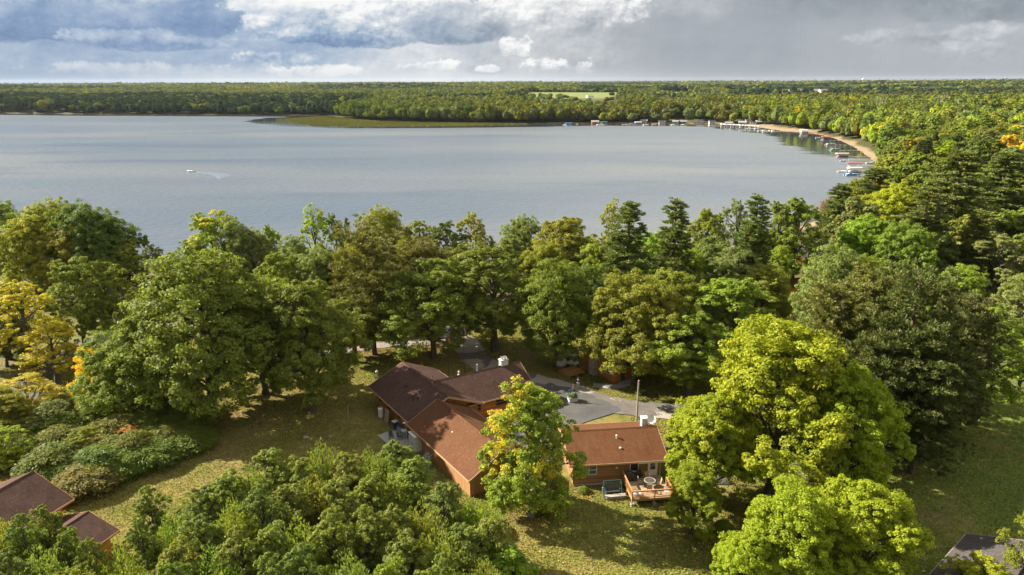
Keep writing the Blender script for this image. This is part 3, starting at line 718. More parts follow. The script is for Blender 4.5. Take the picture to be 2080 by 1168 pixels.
def plant(kind, x, y, Ht, R, color, autumn, label, group=None, variant=None, z=None, bare=False):
    ps = PROTO[kind]; p = ps[(variant if variant is not None else random.randrange(len(ps))) % len(ps)]
    z = h1(x, y) if z is None else z
    nm, cat = KIND[kind]
    root = thing(nm, label, cat, (x, y, z), random.uniform(0, 2*PI), group)
    s = (R/p['R'], R/p['R'], Ht/p['H'])
    jc = [c*random.uniform(.93, 1.07) for c in color]
    c = bpy.data.objects.new('crown' if kind != 'shrub' else 'foliage', p['crown']); link(c, root); c.scale = s; c.color = (*jc, autumn)
    t = bpy.data.objects.new('trunk' if kind != 'shrub' else 'stem', p['trunk']); link(t, root); t.scale = s
    TREE_XY.append((x, y, R)); return root

# leaf colours (albedo)
C_OAK, C_DARK, C_OLIVE, C_LIME = (.180, .222, .036), (.118, .155, .034), (.235, .245, .036), (.275, .330, .024)
C_BRIGHT, C_YEL, C_ORG, C_GREY = (.225, .300, .034), (.60, .47, .022), (.58, .39, .07), (.185, .220, .068)
C_PINE, C_PINE2, C_CEDAR, C_RUST = (.145, .190, .044), (.125, .145, .042), (.150, .185, .048), (.40, .22, .06)

def T(kind, u, vtop, Ht, wpx, color, autumn, label, vbase=None, group=None, variant=None):
    """a tree whose foot (or, if hidden, whose top at height Ht) is seen at the given place in the photograph"""
    if vbase is not None:
        x, y = G(u, vbase, 0); d = ray(u, vtop); k = y/d[1]; Ht = CAM_Z+d[2]*k
    else:
        x, y = G(u, vtop, Ht)
        for _ in range(8):
            g = h1(x, y); x, y = G(u, vtop, Ht+g)
    R = wpx/2*depth_of(x, y, Ht*.6)/F_PX
    return plant(kind, x, y, Ht, R, color, autumn, label, group, variant)

# ================================================================== BUILDINGS
def set_uv(o, axis_u, axis_v):
    me = o.data; uvl = me.uv_layers.new(name='UVMap'); au, av = Vector(axis_u), Vector(axis_v)
    for l in me.loops:
        c = me.vertices[l.vertex_index].co; uvl.data[l.index].uv = (c.dot(au), c.dot(av))
def gable_roof(parent, x0, x1, y0, y1, ze, zr, oh, mat, trim, yr=None, name='roof', cap=True):
    """ridge along local x; two pitched slabs + fascia boards; UVs in metres"""
    yr = (y0+y1)/2 if yr is None else yr
    out = []
    for sgn, ye in ((-1, y0), (1, y1)):
        run = abs(ye-yr); sl = (zr-ze)/run; yo = ye+sgn*oh; zo = ze-sl*oh; ln = math.hypot(run, zr-ze)
        a, b = x0-oh, x1+oh; th = .13
        m = MB(); nv = Vector((0, sgn*(zr-ze)/ln, run/ln))
        # subdivided slab with slight sag so that the sheet is not dead flat
        n = 14; top, bot = [], []
        for i in range(n+1):
            xx = a+(b-a)*i/n; rt, rb_ = [], []
            for j in range(5):
                f = j/4; yy = yr+(yo-yr)*f; zz = zr+(zo-zr)*f-.02*math.sin(i*1.7+j*2.1)*(0 < j < 4)*(0 < i < n)
                rt.append(m.bm.verts.new((xx, yy, zz+th))); rb_.append(m.bm.verts.new((xx, yy, zz)))
            top.append(rt); bot.append(rb_)
        for i in range(n):
            for j in range(4):
                m.bm.faces.new([top[i][j], top[i+1][j], top[i+1][j+1], top[i][j+1]]); m.bm.faces.new([bot[i][j], bot[i][j+1], bot[i+1][j+1], bot[i+1][j]])
            m.bm.faces.new([top[i][4], top[i+1][4], bot[i+1][4], bot[i][4]]); m.bm.faces.new([top[i][0], bot[i][0], bot[i+1][0], top[i+1][0]])
        for i in (0, n):
            for j in range(4): m.bm.faces.new([top[i][j], top[i][j+1], bot[i][j+1], bot[i][j]])
        o = m.build(name, mat, parent); set_uv(o, (1, 0, 0), (0, sgn*run/ln, -(zr-ze)/ln)); out.append(o)
        f = MB(); f.box(((a+b)/2, yo+sgn*.03, zo+.02), (b-a, .05, .2))
        for xx in (a-.03, b+.03): f.prism([(xx-.02, yr, zr-.12), (xx-.02, yr, zr+.15), (xx-.02, yo, zo+.15), (xx-.02, yo, zo-.12)], (.045, 0, 0))
        f.build('fascia', trim, o)
    if cap:
        m = MB(); m.prism([(x0-oh, yr-.16, zr+.08), (x0-oh, yr, zr+.20), (x0-oh, yr+.16, zr+.08)], (x1-x0+2*oh, 0, 0)); c = m.build('ridge_cap', mat, out[0]); set_uv(c, (1, 0, 0), (0, 1, 0))
    return out
def gable_walls(parent, x0, x1, y0, y1, ze, zr, mat, z0=0.0, name='wall', yr=None):
    yr = (y0+y1)/2 if yr is None else yr; i = .0
    m = MB(); m.prism([(x0, y0, z0), (x0, y1, z0), (x0, y1, ze-.02), (x0, yr, zr-.03), (x0, y0, ze-.02)], (x1-x0, 0, 0))
    return m.build(name, mat, parent)
def window(parent, x, y, z, wd, ht, axis, frame, glass, mull='v', sash=True):
    """axis: outward direction '+x','-x','+y','-y'; frame stands proud, the pane sits inside it"""
    s = -1 if axis[0] == '-' else 1; t = .07
    def bx(m, du, dz, su, sz, dep, off):
        if axis[1] == 'y': m.box((x+du, y+s*off, z+dz), (su, dep, sz))
        else: m.box((x+s*off, y+du, z+dz), (dep, su, sz))
    m = MB()
    for sg in (-1, 1): bx(m, sg*(wd/2-t/2), 0, t, ht, .07, .035); bx(m, 0, sg*(ht/2-t/2), wd-2*t-.002, t, .066, .033)
    if sash: bx(m, 0, 0, wd-2*t-.004, .05, .05, .026)
    if mull == 'x': bx(m, 0, 0, .045, ht-2*t-.006, .046, .024)
    f = m.build('window', frame, parent); g = MB(); bx(g, 0, 0, wd-2*t+.01, ht-2*t+.01, .012, .008); g.build('pane', glass, f); return f
def door(parent, x, y, z, wd, ht, axis, mat, glass=None, trim=None):
    s = -1 if axis[0] == '-' else 1
    def bx(m, du, dz, su, sz, dep, off):
        if axis[1] == 'y': m.box((x+du, y+s*off, z+dz), (su, dep, sz))
        else: m.box((x+s*off, y+du, z+dz), (dep, su, sz))
    m = MB(); bx(m, 0, ht/2, wd, ht, .06, .03); d = m.build('door', mat, parent)
    f = MB()
    for sg in (-1, 1): bx(f, sg*(wd/2+.05), ht/2, .09, ht+.1, .08, .04)
    bx(f, 0, ht+.05, wd-.0, .09, .078, .039); f.build('frame', trim or mat, d)
    if glass: g = MB(); bx(g, 0, ht*.64, wd*.62, ht*.52, .02, .066); g.build('pane', glass, d)
    k = MB(); bx(k, wd*.40, ht*.46, .05, .12, .06, .09); k.build('handle', M['steel'], d); return d
def pipe(parent, x, y, z, h_, r, mat, hood=False, name='vent_pipe'):
    m = MB(); m.tube((x, y, z-.25), (x, y, z+h_), r, n=10); m.tube((x, y, z-.04), (x, y, z+.08), r*2.1, r*1.15, n=10)
    if hood: m.ball((x, y, z+h_), r*1.7, (1, 1, .6))
    return m.build(name, mat, parent)
def rot_of(d): return math.atan2(d[1], d[0])

# --- main lodge: west wing + cross wing ------------------------------------------------
WD = Vector((.556, -.831, 0)); WR = rot_of(WD)          # ridge direction, towards the camera
lod = thing('log_lodge', 'large orange log lodge with L shaped dark brown roof and pale stone chimney', 'lodge', (-15.7, 91.4, 0), WR)
L_w = 12.9
gable_walls(lod, .5, L_w-.5, -4.75, 4.75, 2.75, 4.85, M['log'])
gable_roof(lod, .0, L_w, -5.0, 5.0, 2.72, 4.95, .45, M['roof_dark'], M['trim_tan'])
# vents on the camera-left slope (local y < 0)
def roof_z(y, ze=2.72, zr=4.95, hw=5.0): return zr-(zr-ze)*abs(y)/hw+.13
pipe(lod, 5.6, -2.2, roof_z(2.2), .18, .13, M['black'], True); pipe(lod, 9.3, -3.0, roof_z(3.0), .55, .06, M['black']); pipe(lod, 9.9, -2.6, roof_z(2.6), .5, .06, M['black']); pipe(lod, 5.0, 2.0, roof_z(2), .3, .08, M['dkgrey'])
for yy, ww, hh in ((-1.6, 1.3, .8), (2.0, 1.2, 1.0)): window(lod, L_w-.5, yy, 1.75, ww, hh, '+x', M['wood'], M['glass'])
for xx in (2.2, 5.0, 8.2): window(lod, xx, -4.75, 1.6, 1.2, 1.0, '-y', M['wood'], M['glass'])
door(lod, 10.6, -4.75, 0.0, .95, 2.05, '-y', M['log_dull'], None, M['wood'])
for yy in (-4.85, 4.85):                                   # corner posts
    m = MB(); m.tube((L_w-.45, yy*.985, 0), (L_w-.45, yy*.985, 2.6), .13); m.build('corner_post', M['wood'], lod)
m = MB(); m.box((11.9, -5.6, 2.35), (.3, .5, .12)); m.tube((11.9, -5.45, .1), (11.9, -5.45, 2.6), .05); m.build('downspout', M['offwhite'], lod)
# cross wing in the lodge's frame
iw = Matrix.Rotation(-WR, 3, 'Z')
cs = iw @ (Vector((-11.2, 84.9, 0))-Vector((-15.7, 91.4, 0))); cdir = iw @ Vector((.868, .497, 0)); crot = rot_of(cdir)
def cross(o):                                               # place a part of the cross wing
    o.location = cs; o.rotation_euler = (0, 0, crot); return o
L_c = 13.7
cross(gable_walls(lod, 1.0, L_c-.6, -3.9, 3.9, 2.7, 4.75, M['log']))
rf = gable_roof(lod, .8, L_c, -4.1, 4.1, 2.68, 4.9, .45, M['roof_dark'], M['trim_tan'])
for r_ in rf: cross(r_)
m = MB(); m.box((11.6, .25, 4.7), (1.15, .8, 2.0)); m.box((11.6, .25, 5.78), (1.3, .95, .14)); ch = cross(m.build('chimney', M['stone_white'], lod, bevel=.03))
m = MB(); m.tube((11.4, .25, 5.8), (11.4, .25, 6.1), .16); m.tube((11.85, .25, 5.8), (11.85, .25, 6.02), .13); m.box((11.6, .25, 6.16), (.9, .6, .04)); m.build('flue', M['steel'], ch)
cross(pipe(lod, 4.6, .5, 4.9, .45, .09, M['offwhite'], True)); cross(pipe(lod, 8.0, 1.5, 4.35, .95, .08, M['grey'], True)); cross(pipe(lod, 8.6, -2.0, 3.95, .25, .07, M['dkgrey']))
cross(window(lod, 4.9, -3.9, 1.6, 1.8, 1.1, '-y', M['wood'], M['glass'])); cross(window(lod, 8.9, -3.9, 1.6, 1.8, 1.1, '-y', M['wood'], M['glass'])); cross(window(lod, L_c-.6, 0, 1.6, 1.8, 1.2, '+x', M['wood'], M['glass']))

# --- garage ---------------------------------------------------------------------------
gar = thing('garage', 'long tan panel garage with a rust brown shingle roof beside the lodge', 'garage', (-1.16, 67.5, 0), rot_of((-.556, .831)))
gable_walls(gar, .45, 14.6, -3.95, 3.95, 2.6, 4.6, M['panel'])
gable_roof(gar, .0, 15.0, -4.2, 4.2, 2.58, 4.72, .3, M['roof_mid'], M['trim_tan'])
for xx in (4.6, 10.3):
    window(gar, xx, 3.95, 2.12, 1.0, .5, '+y', M['white'], M['glass'], 'x', False)
for yy in (-3.97, 3.97):
    m = MB(); m.box((.45, yy, 1.28), (.12, .1, 2.5)); m.build('corner_board', M['trim_tan'], gar)
m = MB(); m.box((8.0, 1.9, 3.92), (.22, .14, .08)); m.build('roof_vent', M['offwhite'], gar)
m = MB(); m.box((9.5, -3.98, 1.15), (4.6, .06, 2.2))
for k in range(4): m.box((9.5, -4.02, .35+k*.55), (4.5, .03, .46))
m.build('garage_door', M['offwhite'], gar)

# --- small cabin with deck -------------------------------------------------------------
CR = math.radians(5.9)
cab = thing('small_cabin', 'small tan log cabin with rust red roof, white door and raised wooden deck', 'cabin', (6.35, 67.1, 0), CR)
CL, CDp, YRG = 11.35, 9.3, 4.65
gable_walls(cab, .5, CL-.6, .5, CDp-.5, 2.95, 4.5, M['log_dull'], yr=YRG)
gable_roof(cab, .25, CL-.25, .25, CDp-.25, 2.93, 4.55, .25, M['roof_rust'], M['trim_tan'], yr=YRG)
m = MB(); m.box((9.6, -.06, 2.78), (3.4, .05, .14)); m.build('gutter', M['offwhite'], cab)
pipe(cab, 6.15, 3.35, 4.1, .42, .085, M['offwhite'], True); pipe(cab, 6.25, 1.9, 3.55, .18, .1, M['offwhite'], True)
window(cab, 1.55, .5, 1.95, .95, 1.15, '-y', M['white'], M['glass_teal']); window(cab, 2.75, .5, 1.95, .95, 1.15, '-y', M['white'], M['glass_teal'])
window(cab, 7.55, .5, 2.0, 1.0, 1.1, '-y', M['white'], M['glass'], sash=False)
door(cab, 9.7, .5, .82, .92, 2.03, '-y', M['white'], M['glass_teal'], M['white'])
m = MB(); m.tube((10.55, .42, .1), (10.55, .42, 2.8), .05); m.build('downspout', M['offwhite'], cab)
m = MB(); m.box((5.5, .42, 2.1), (.2, .16, .16)); m.build('dryer_vent', M['offwhite'], cab)
for zz in (.15,): m = MB(); m.box((CL/2-.05, .46, .12), (CL-1.2, .1, .24)); m.build('foundation', M['concrete'], cab)
m = MB(); m.box((10.1, 5.7, 4.75), (.75, .75, 1.2)); m.box((10.1, 5.7, 5.4), (.86, .86, .12)); chm = m.build('chimney', M['stone_white'], cab, bevel=.02)
# deck
DX0, DX1, DY0, DY1, DZ = 6.15, 10.65, -3.9, .46, .82
dk = MB()
n = 31
for i in range(n):
    yy = DY0+(DY1-DY0)*(i+.5)/n; dk.box(((DX0+DX1)/2, yy, DZ-.02), (DX1-DX0-.02, (DY1-DY0)/n-.012, .04))
deck = dk.build('deck', M['wood_pale'], cab)
m = MB(); m.box(((DX0+DX1)/2, DY0+.02, DZ-.16), (DX1-DX0, .05, .22)); m.box((DX0+.02, (DY0+DY1)/2, DZ-.16), (.05, DY1-DY0-.1, .22)); m.box((DX1-.02, (DY0+DY1)/2, DZ-.16), (.05, DY1-DY0-.1, .22)); m.build('rim_board', M['wood'], deck)
def railing(a, b):
    a, b = Vector(a), Vector(b); d = b-a; L_ = d.length; t = d.normalized(); rz = math.atan2(t.y, t.x)
    m = MB(); c = (a+b)/2
    m.box((c.x, c.y, DZ+1.0), (L_+.12, .14, .045), rz); m.box((c.x, c.y, DZ+.90), (L_, .05, .09), rz); m.box((c.x, c.y, DZ+.14), (L_, .05, .09), rz)
    k = int(L_/.13)
    for i in range(k):
        p = a+t*(i+.5)*L_/k; m.box((p.x, p.y, DZ+.5), (.036, .036, .74), rz)
    return m.build('railing', M['wood'], deck)
railing((DX0, DY0, 0), (DX1, DY0, 0)); railing((DX0, DY0+.1, 0), (DX0, DY1-.1, 0)); railing((DX1, DY0+.1, 0), (DX1, -1.7, 0))
for px_, py_ in ((DX0, DY0), (DX1, DY0), ((DX0+DX1)/2+.2, DY0), (DX0, DY1-.3), (DX1, -1.6), (DX0, -1.8)):
    m = MB(); m.box((px_, py_+.01, (DZ+.98)/2), (.1, .1, DZ+.98)); m.build('deck_post', M['wood'], deck)
for px_ in (DX0+.1, (DX0+DX1)/2+.3): m = MB(); m.box((px_, DY0+.1, .1), (.4, .4, .2)); m.build('footing', M['concrete'], deck)
def cabp(x, y, z=0): v = Matrix.Rotation(CR, 3, 'Z') @ Vector((x, y, z)); return (6.35+v.x, 67.1+v.y, z)

# satellite dish on the roof
ds = thing('satellite_dish', 'white satellite dish beside the chimney at the right end of the small cabin roof', 'satellite dish', cabp(10.75, 5.1, 4.5), CR)
m = MB(); rings = []
for k in range(6):
    r = .52*k/5; zz = .9*r*r
    rings.append([(r*math.cos(a)+0.0001*k, -zz*1.0-.0, r*math.sin(a)) for a in np.linspace(0, 2*PI, 17)[:-1]] if k else [(.004*math.cos(a), 0, .004*math.sin(a)) for a in np.linspace(0, 2*PI, 17)[:-1]])
m.loft(rings, close=False); m.loft([[(x, y+.02, z) for x, y, z in r] for r in rings], close=False); dsh = m.build('dish', M['white'], ds, smooth=True); dsh.location = (0, -.1, .95); dsh.rotation_euler = (math.radians(-35), 0, math.radians(-15))
m = MB(); m.tube((0, 0, -.1), (0, 0, .9), .035); m.tube((0, -.05, .6), (.05, -.75, .9), .018); m.build('mast', M['alu'], ds)
m = MB(); m.box((.05, -.78, .92), (.1, .12, .08)); m.build('feed', M['grey'], ds)

# --- stone chimney cabin -----------------------------------------------------------------
c2 = thing('chimney_cabin', 'brown log cabin with a tall fieldstone chimney on its end wall beside the oak', 'cabin', (13.5, 98.0, 0), rot_of((.831, .556)))
gable_walls(c2, 0, 9.5, -3.6, 3.6, 2.7, 4.7, M['log'])
gable_roof(c2, -.0, 9.5, -3.85, 3.85, 2.65, 4.8, .4, M['roof_grey'], M['wood'])
m = MB(); m.box((-.42, .9, 2.7), (.8, 1.3, 5.4)); m.box((-.42, .9, 5.5), (.95, 1.45, .14)); k2 = m.build('chimney', M['stone'], c2, bevel=.04)
m = MB(); m.tube((-.42, .7, 5.55), (-.42, .7, 5.9), .15); m.box((-.42, .9, 5.95), (.8, .8, .05)); m.build('flue', M['dkgrey'], k2)
door(c2, 1.6, -3.6, .05, .95, 2.05, '-y', M['dkgrey'], None, M['wood']); window(c2, 4.4, -3.6, 1.5, 1.4, 1.0, '-y', M['wood'], M['glass']); window(c2, 0, -2.2, 1.6, 1.0, .9, '-x', M['white'], M['glass'])
m = MB(); m.box((2.0, -4.6, .1), (2.6, 1.6, .2)); m.build('step', M['concrete'], c2)
m = MB()
for k in range(9): m.box((-3.0, 1.7+k*.33, .42), (3.2, .30, .04))
for xx in (-4.5, -3.0, -1.6): m.box((xx, 3.0, .22), (.1, 2.9, .36))
d2 = m.build('deck', M['wood'], c2)
m = MB(); m.box((-4.6, 3.1, 1.25), (.1, 3.0, .08)); m.box((-3.1, 1.6, 1.25), (3.1, .1, .08))
for k in range(12): m.box((-4.6, 1.7+k*.25, .82), (.04, .04, .8)); m.box((-4.5+k*.26, 1.6, .82), (.04, .04, .8))
m.build('railing', M['wood'], d2)

# --- bottom-left two-level house ----------------------------------------------------------
pa = Vector((*G(60, 964, 6.3), 0)); pr = Vector((*G(-60, 1030, 6.3), 0)); dr = (pr-pa).normalized()
bl = thing('log_house', 'golden log house with a dark brown ridged roof stepping down to a lower wing', 'house', (pa.x, pa.y, 0), rot_of(dr))
gable_walls(bl, .5, 12, -4.2, 4.2, 4.2, 6.2, M['log_gold'])
gable_roof(bl, 0, 12.5, -4.4, 4.4, 4.3, 6.3, .45, M['roof_dark'], M['wood'])
sgn = 1 if (dr.x*(1)-0) < 0 else -1
for s_y in (1,):
    m_ = gable_walls(bl, .9, 6.8, 4.22, 10.4, 2.5, 3.5, M['log_gold'])
gr_ = gable_roof(bl, .6, 7.0, 4.25, 10.8, 2.5, 3.7, .3, M['roof_dark'], M['wood'])
window(bl, 7.5, 4.2, 3.3, 1.1, .8, '+y', M['white'], M['glass'])
pipe(bl, 6.0, 2.0, 5.3, .4, .08, M['offwhite'])
# --- bottom-right roof ---------------------------------------------------------------------
p1 = Vector((*G(1963, 1084, 2.6), 0)); p2 = Vector((*G(1890, 1165, 2.6), 0)); d12 = (p2-p1).normalized()
br = thing('brown_house', 'low house with a plain dark brown shingle roof in the bottom right corner', 'house', (p1.x, p1.y, 0), rot_of(d12))
gable_walls(br, .5, 14, .5, 10.5, 2.5, 4.6, M['log_dull'])
gable_roof(br, .3, 14.5, .3, 10.7, 2.6, 4.7, .3, M['roof_grey'], M['wood_grey'])
pipe(br, 7, 3, 3.9, .4, .08, M['dkgrey'])

def cottage(name, label, x, y, rz, Lx, Wy, ze, zr, wall, roof, trim, wins=2, group=None, z=None, cat='cabin'):
    z = h1(x, y) if z is None else z
    r = thing(name, label, cat, (x, y, z), rz, group)
    gable_walls(r, -Lx/2, Lx/2, -Wy/2, Wy/2, ze, zr-.1, wall, z0=-.6)
    gable_roof(r, -Lx/2, Lx/2, -Wy/2, Wy/2, ze, zr, .35, roof, trim)
    for k in range(wins): window(r, -Lx/2+Lx*(k+.5)/wins, -Wy/2, ze*.58, 1.1, .9, '-y', M['white'], M['glass'])
    door(r, Lx*.5-1.0 if wins != 1 else Lx*.3, -Wy/2, 0.05, .9, 2.0, '-y', M['offwhite'], None, M['white']); return r
x, y = G(1612, 585, 1.5); cottage('orange_cabin', 'tiny orange sided cabin showing between two dark trunks', x, y, .1, 5, 4, 2.3, 3.6, M['log_gold'], M['roof_mid'], M['orange'], 1)
x, y = G(1662, 512, 3.4); cottage('grey_roofed_cabin', 'cabin with a grey roof and an orange gable edge among the lakeside trees', x, y, -.55, 9, 7, 2.6, 4.4, M['log'], M['roof_grey'], M['orange'], 2)
x, y = G(1996, 588, 1.5); cottage('red_cabin', 'red brown log cabin half hidden below the gnarled grey tree', x, y, -.45, 8, 6, 3.2, 5.0, M['log_dull'], M['roof_grey'], M['wood'], 2)
x, y = G(272, 588, 2.8); cottage('dark_roofed_cabin', 'cabin under a dark roof behind the big left oak', x, y, .12, 11, 7, 2.5, 4.3, M['log_dull'], M['roof_grey'], M['wood'], 2)
x, y = G(2072, 632, .3); pc = cottage('porch_cottage', 'cottage with a white framed porch at the right edge', x+4, y+2, -.3, 10, 7, 2.7, 4.6, M['red'], M['roof_grey'], M['white'], 2)
m = MB()
for k in range(6): m.box((-5+k*2, -5.0, 1.3), (.12, .12, 2.6))
m.box((0, -5.0, 2.62), (10.2, .14, .16)); m.box((0, -5.0, .75), (10, .08, .1)); m.box((0, -5, .35), (10, .06, .6)); m.build('porch_frame', M['white'], pc)

# ================================================================== YARD OBJECTS
def flagpole(u, v, htop, label, stripes):
    x, y = G(u, v); r = thing('flagpole', label, 'flagpole', (x, y, 0))
    m = MB(); m.tube((0, 0, 0), (0, 0, htop), .06, .035, 10); m.build('pole', M['dkgrey'], r)
    m = MB(); m.ball((0, 0, htop+.07), .09); m.build('finial', M['alu'], r)
    # limp flag: a folded hanging sheet
    m_, t, o = new_mat('flag_cloth'); c = t.node('ShaderNodeTexCoord').outputs['UV']; sp = t.node('ShaderNodeSeparateXYZ'); t.l.new(c, sp.inputs[0])
    st = t.m('GREATER_THAN', t.m('FRACT', t.m('MULTIPLY', sp.outputs[1], 6.5)), .5)
    if stripes:
        k = t.mix(st, (.55, .52, .5), (.50, .03, .05)); can = t.m('MULTIPLY', t.m('LESS_THAN', sp.outputs[0], .42), t.m('GREATER_THAN', sp.outputs[1], .46)); k = t.mix(can, k, (.03, .04, .16))
    else:
        k = t.mix(t.m('LESS_THAN', sp.outputs[1], .22), (.50, .05, .06), (.62, .45, .08)); k = t.mix(t.m('GREATER_THAN', t.m('FRACT', t.m('MULTIPLY', sp.outputs[0], 4.0)), .78), k, (.55, .45, .4))
    pbr(t, o, k, .85)
    n, q = 14, 12; bm = bmesh.new(); uvl = bm.loops.layers.uv.new('UVMap'); g = []
    for i in range(n+1):
        row = []
        for j in range(q+1):
            a, b = i/n, j/q                      # a along the fly, b down the hoist
            xx = .06+.42*a*(.4+.6*b)+.06*math.sin(a*15+b*2); yy = .13*math.sin(a*17+b*1.5)*(.3+a); zz = htop-.15-1.15*b-1.15*a*(1-.25*b)
            row.append(bm.verts.new((xx, yy, zz)))
        g.append(row)
    for i in range(n):
        for j in range(q):
            f = bm.faces.new([g[i][j], g[i+1][j], g[i+1][j+1], g[i][j+1]])
            for l, (ii, jj) in zip(f.loops, ((i, j), (i+1, j), (i+1, j+1), (i, j+1))): l[uvl].uv = (ii/n, 1-jj/q)
    me = bpy.data.meshes.new('flag'); bm.to_mesh(me); bm.free(); me.polygons.foreach_set('use_smooth', [True]*len(me.polygons)); me.materials.append(m_); link(bpy.data.objects.new('flag', me), r)
flagpole(911, 760, 7.2, 'shorter flagpole on the lodge lawn with a limp red and yellow flag', False)
flagpole(943, 757, 8.6, 'taller flagpole behind the lodge roof with a limp striped stars flag', True)

def pole(u, v, h_, label, lean=0, r=.11, trans=False, arm=False, name='utility_pole', xy=None):
    x, y = xy or G(u, v); p = thing(name, label, 'utility pole', (x, y, h1(x, y)))
    m = MB(); m.tube((0, 0, -.2), (lean, 0, h_), r*1.15, r*.8, 10); m.build('pole', M['wood_grey'], p)
    if trans:
        m = MB(); m.tube((.38, -.1, h_-2.6), (.38, -.1, h_-1.6), .28, n=14); m.ball((.38, -.1, h_-1.6), .28, (1, 1, .4)); m.tube((.3, -.1, h_-1.55), (.3, -.1, h_-1.3), .04); m.build('transformer', M['grey'], p)
    if arm: m = MB(); m.tube((0, 0, h_-1.4), (.55, -.15, h_-1.35), .03); m.box((.6, -.16, h_-1.38), (.34, .14, .1)); m.build('lamp', M['dkgrey'], p)
    return p
pole(1294, 866, 0, '', xy=(16.55, 80.6), h_=6.9, arm=True) if False else None
p_ = pole(0, 0, 6.95, 'slim weathered wooden pole with a small lamp arm behind the small cabin', r=.12, arm=True, xy=(16.35, 81.0))
pole(203, 688, 7.4, 'leaning grey utility pole with a transformer can behind the yellow maple', lean=-.5, r=.16, trans=True)

pl = thing('planter', 'pale wooden planter box with flowers and a small blue pennant sign at the drive edge', 'planter', (*G(1163, 815), 0.09), .3)
m = MB()
for s in (-1, 1): m.box((s*.62, 0, .3), (.08, .8, .6)); m.box((0, s*.4, .3), (1.16, .08, .6))
m.box((0, 0, .5), (1.1, .7, .08)); m.build('box', M['offwhite'], pl)
m = MB(); m.tube((0, 0, .4), (.05, 0, 2.6), .05); m.tube((-.4, 0, 1.55), (.1, 0, 1.6), .025); m.build('post', M['wood'], pl)
m = MB(); m.prism([(-.75, 0, 1.75), (-.05, 0, 1.9), (-.05, 0, 1.5), (-.6, 0, 1.42)], (0, .03, 0)); m.build('pennant', M['blue'], pl)
rg = np.random.default_rng(5); nq = 700
pp = rg.normal(0, 1, (nq, 3))*np.array([.36, .26, .2])+np.array([0, 0, .82])
me = np_mesh('plants', leaf_quads(pp, unit(pp-np.array([0, 0, .4])), .14, 1.4, rg), 4, [M['leaf']], {'v': ('FLOAT', rg.random(nq))}); o = link(bpy.data.objects.new('plants', me), pl); o.color = (.10, .16, .04, .0)
m = MB()
for k in range(26): a = rg.uniform(0, 6.28); m.ball((math.cos(a)*.42*rg.random(), math.sin(a)*.26, .95+rg.random()*.3), .05, n=6)
m.build('blossoms', M['white'], pl)

# adults -------------------------------------------------------------------------------
def skin_body(name, joints, edges, mat, parent, rads_, sub=2):
    me = bpy.data.meshes.new(name); me.from_pydata(joints, edges, []); me.materials.append(mat); o = link(bpy.data.objects.new(name, me), parent)
    s = o.modifiers.new('skin', 'SKIN'); s.use_smooth_shade = True
    for i, r in enumerate(rads_): me.skin_vertices[0].data[i].radius = (r, r*.85 if i < 4 else r); me.skin_vertices[0].data[i].use_root = (i == 0)
    o.modifiers.new('sub', 'SUBSURF').levels = sub; o.modifiers['sub'].render_levels = sub; return o
def standing_person(label, loc, rz):
    r = thing('person', label, 'person', loc, rz)
    J = [(0, 0, .95), (0, 0, 1.15), (0, .01, 1.38), (0, .01, 1.5), (0, .0, 1.58), (0, -.01, 1.68),
         (-.10, 0, .90), (-.11, -.03, .50), (-.12, .03, .09), (-.12, -.13, .04), (.10, 0, .90), (.12, .05, .50), (.13, .10, .09), (.13, -.06, .04),
         (-.19, .01, 1.42), (-.25, .02, 1.15), (-.17, -.20, 1.08), (-.08, -.30, 1.12), (.19, .01, 1.42), (.25, .0, 1.15), (.18, -.20, 1.06), (.10, -.31, 1.10)]
    E = [(0, 1), (1, 2), (2, 3), (3, 4), (4, 5), (0, 6), (6, 7), (7, 8), (8, 9), (0, 10), (10, 11), (11, 12), (12, 13), (2, 14), (14, 15), (15, 16), (16, 17), (2, 18), (18, 19), (19, 20), (20, 21)]
    R_ = [.13, .12, .14, .06, .07, .095, .09, .06, .045, .035, .09, .06, .045, .035, .065, .048, .035, .03, .065, .048, .035, .03]
    skin_body('body', J, E, M['skin'], r, R_)
    tj = [0, 1, 2, 14, 15, 18, 19]; mp = {a: i for i, a in enumerate(tj)}
    skin_body('jacket', [J[a] for a in tj], [(mp[a], mp[b]) for a, b in E if a in mp and b in mp], M['cloth_dark'], r, [R_[a]*1.18+.012 for a in tj])
    tj = [0, 6, 7, 8, 10, 11, 12]; mp = {a: i for i, a in enumerate(tj)}
    skin_body('trousers', [J[a] for a in tj], [(mp[a], mp[b]) for a, b in E if a in mp and b in mp], M['cloth_pale'], r, [R_[a]*1.15+.012 for a in tj])
    m = MB(); m.ball((0, .02, 1.735), .112, (1, 1.05, .75)); m.build('hair', M['hair'], r, smooth=True)
    m = MB(); m.box((0, -.34, 1.14), (.26, .10, .05)); m.build('tablet', M['offwhite'], r, bevel=.01)
    return r
standing_person('person in dark jacket and pale trousers standing at the edge of the drive', (*G(1174, 791), .09), -.5)

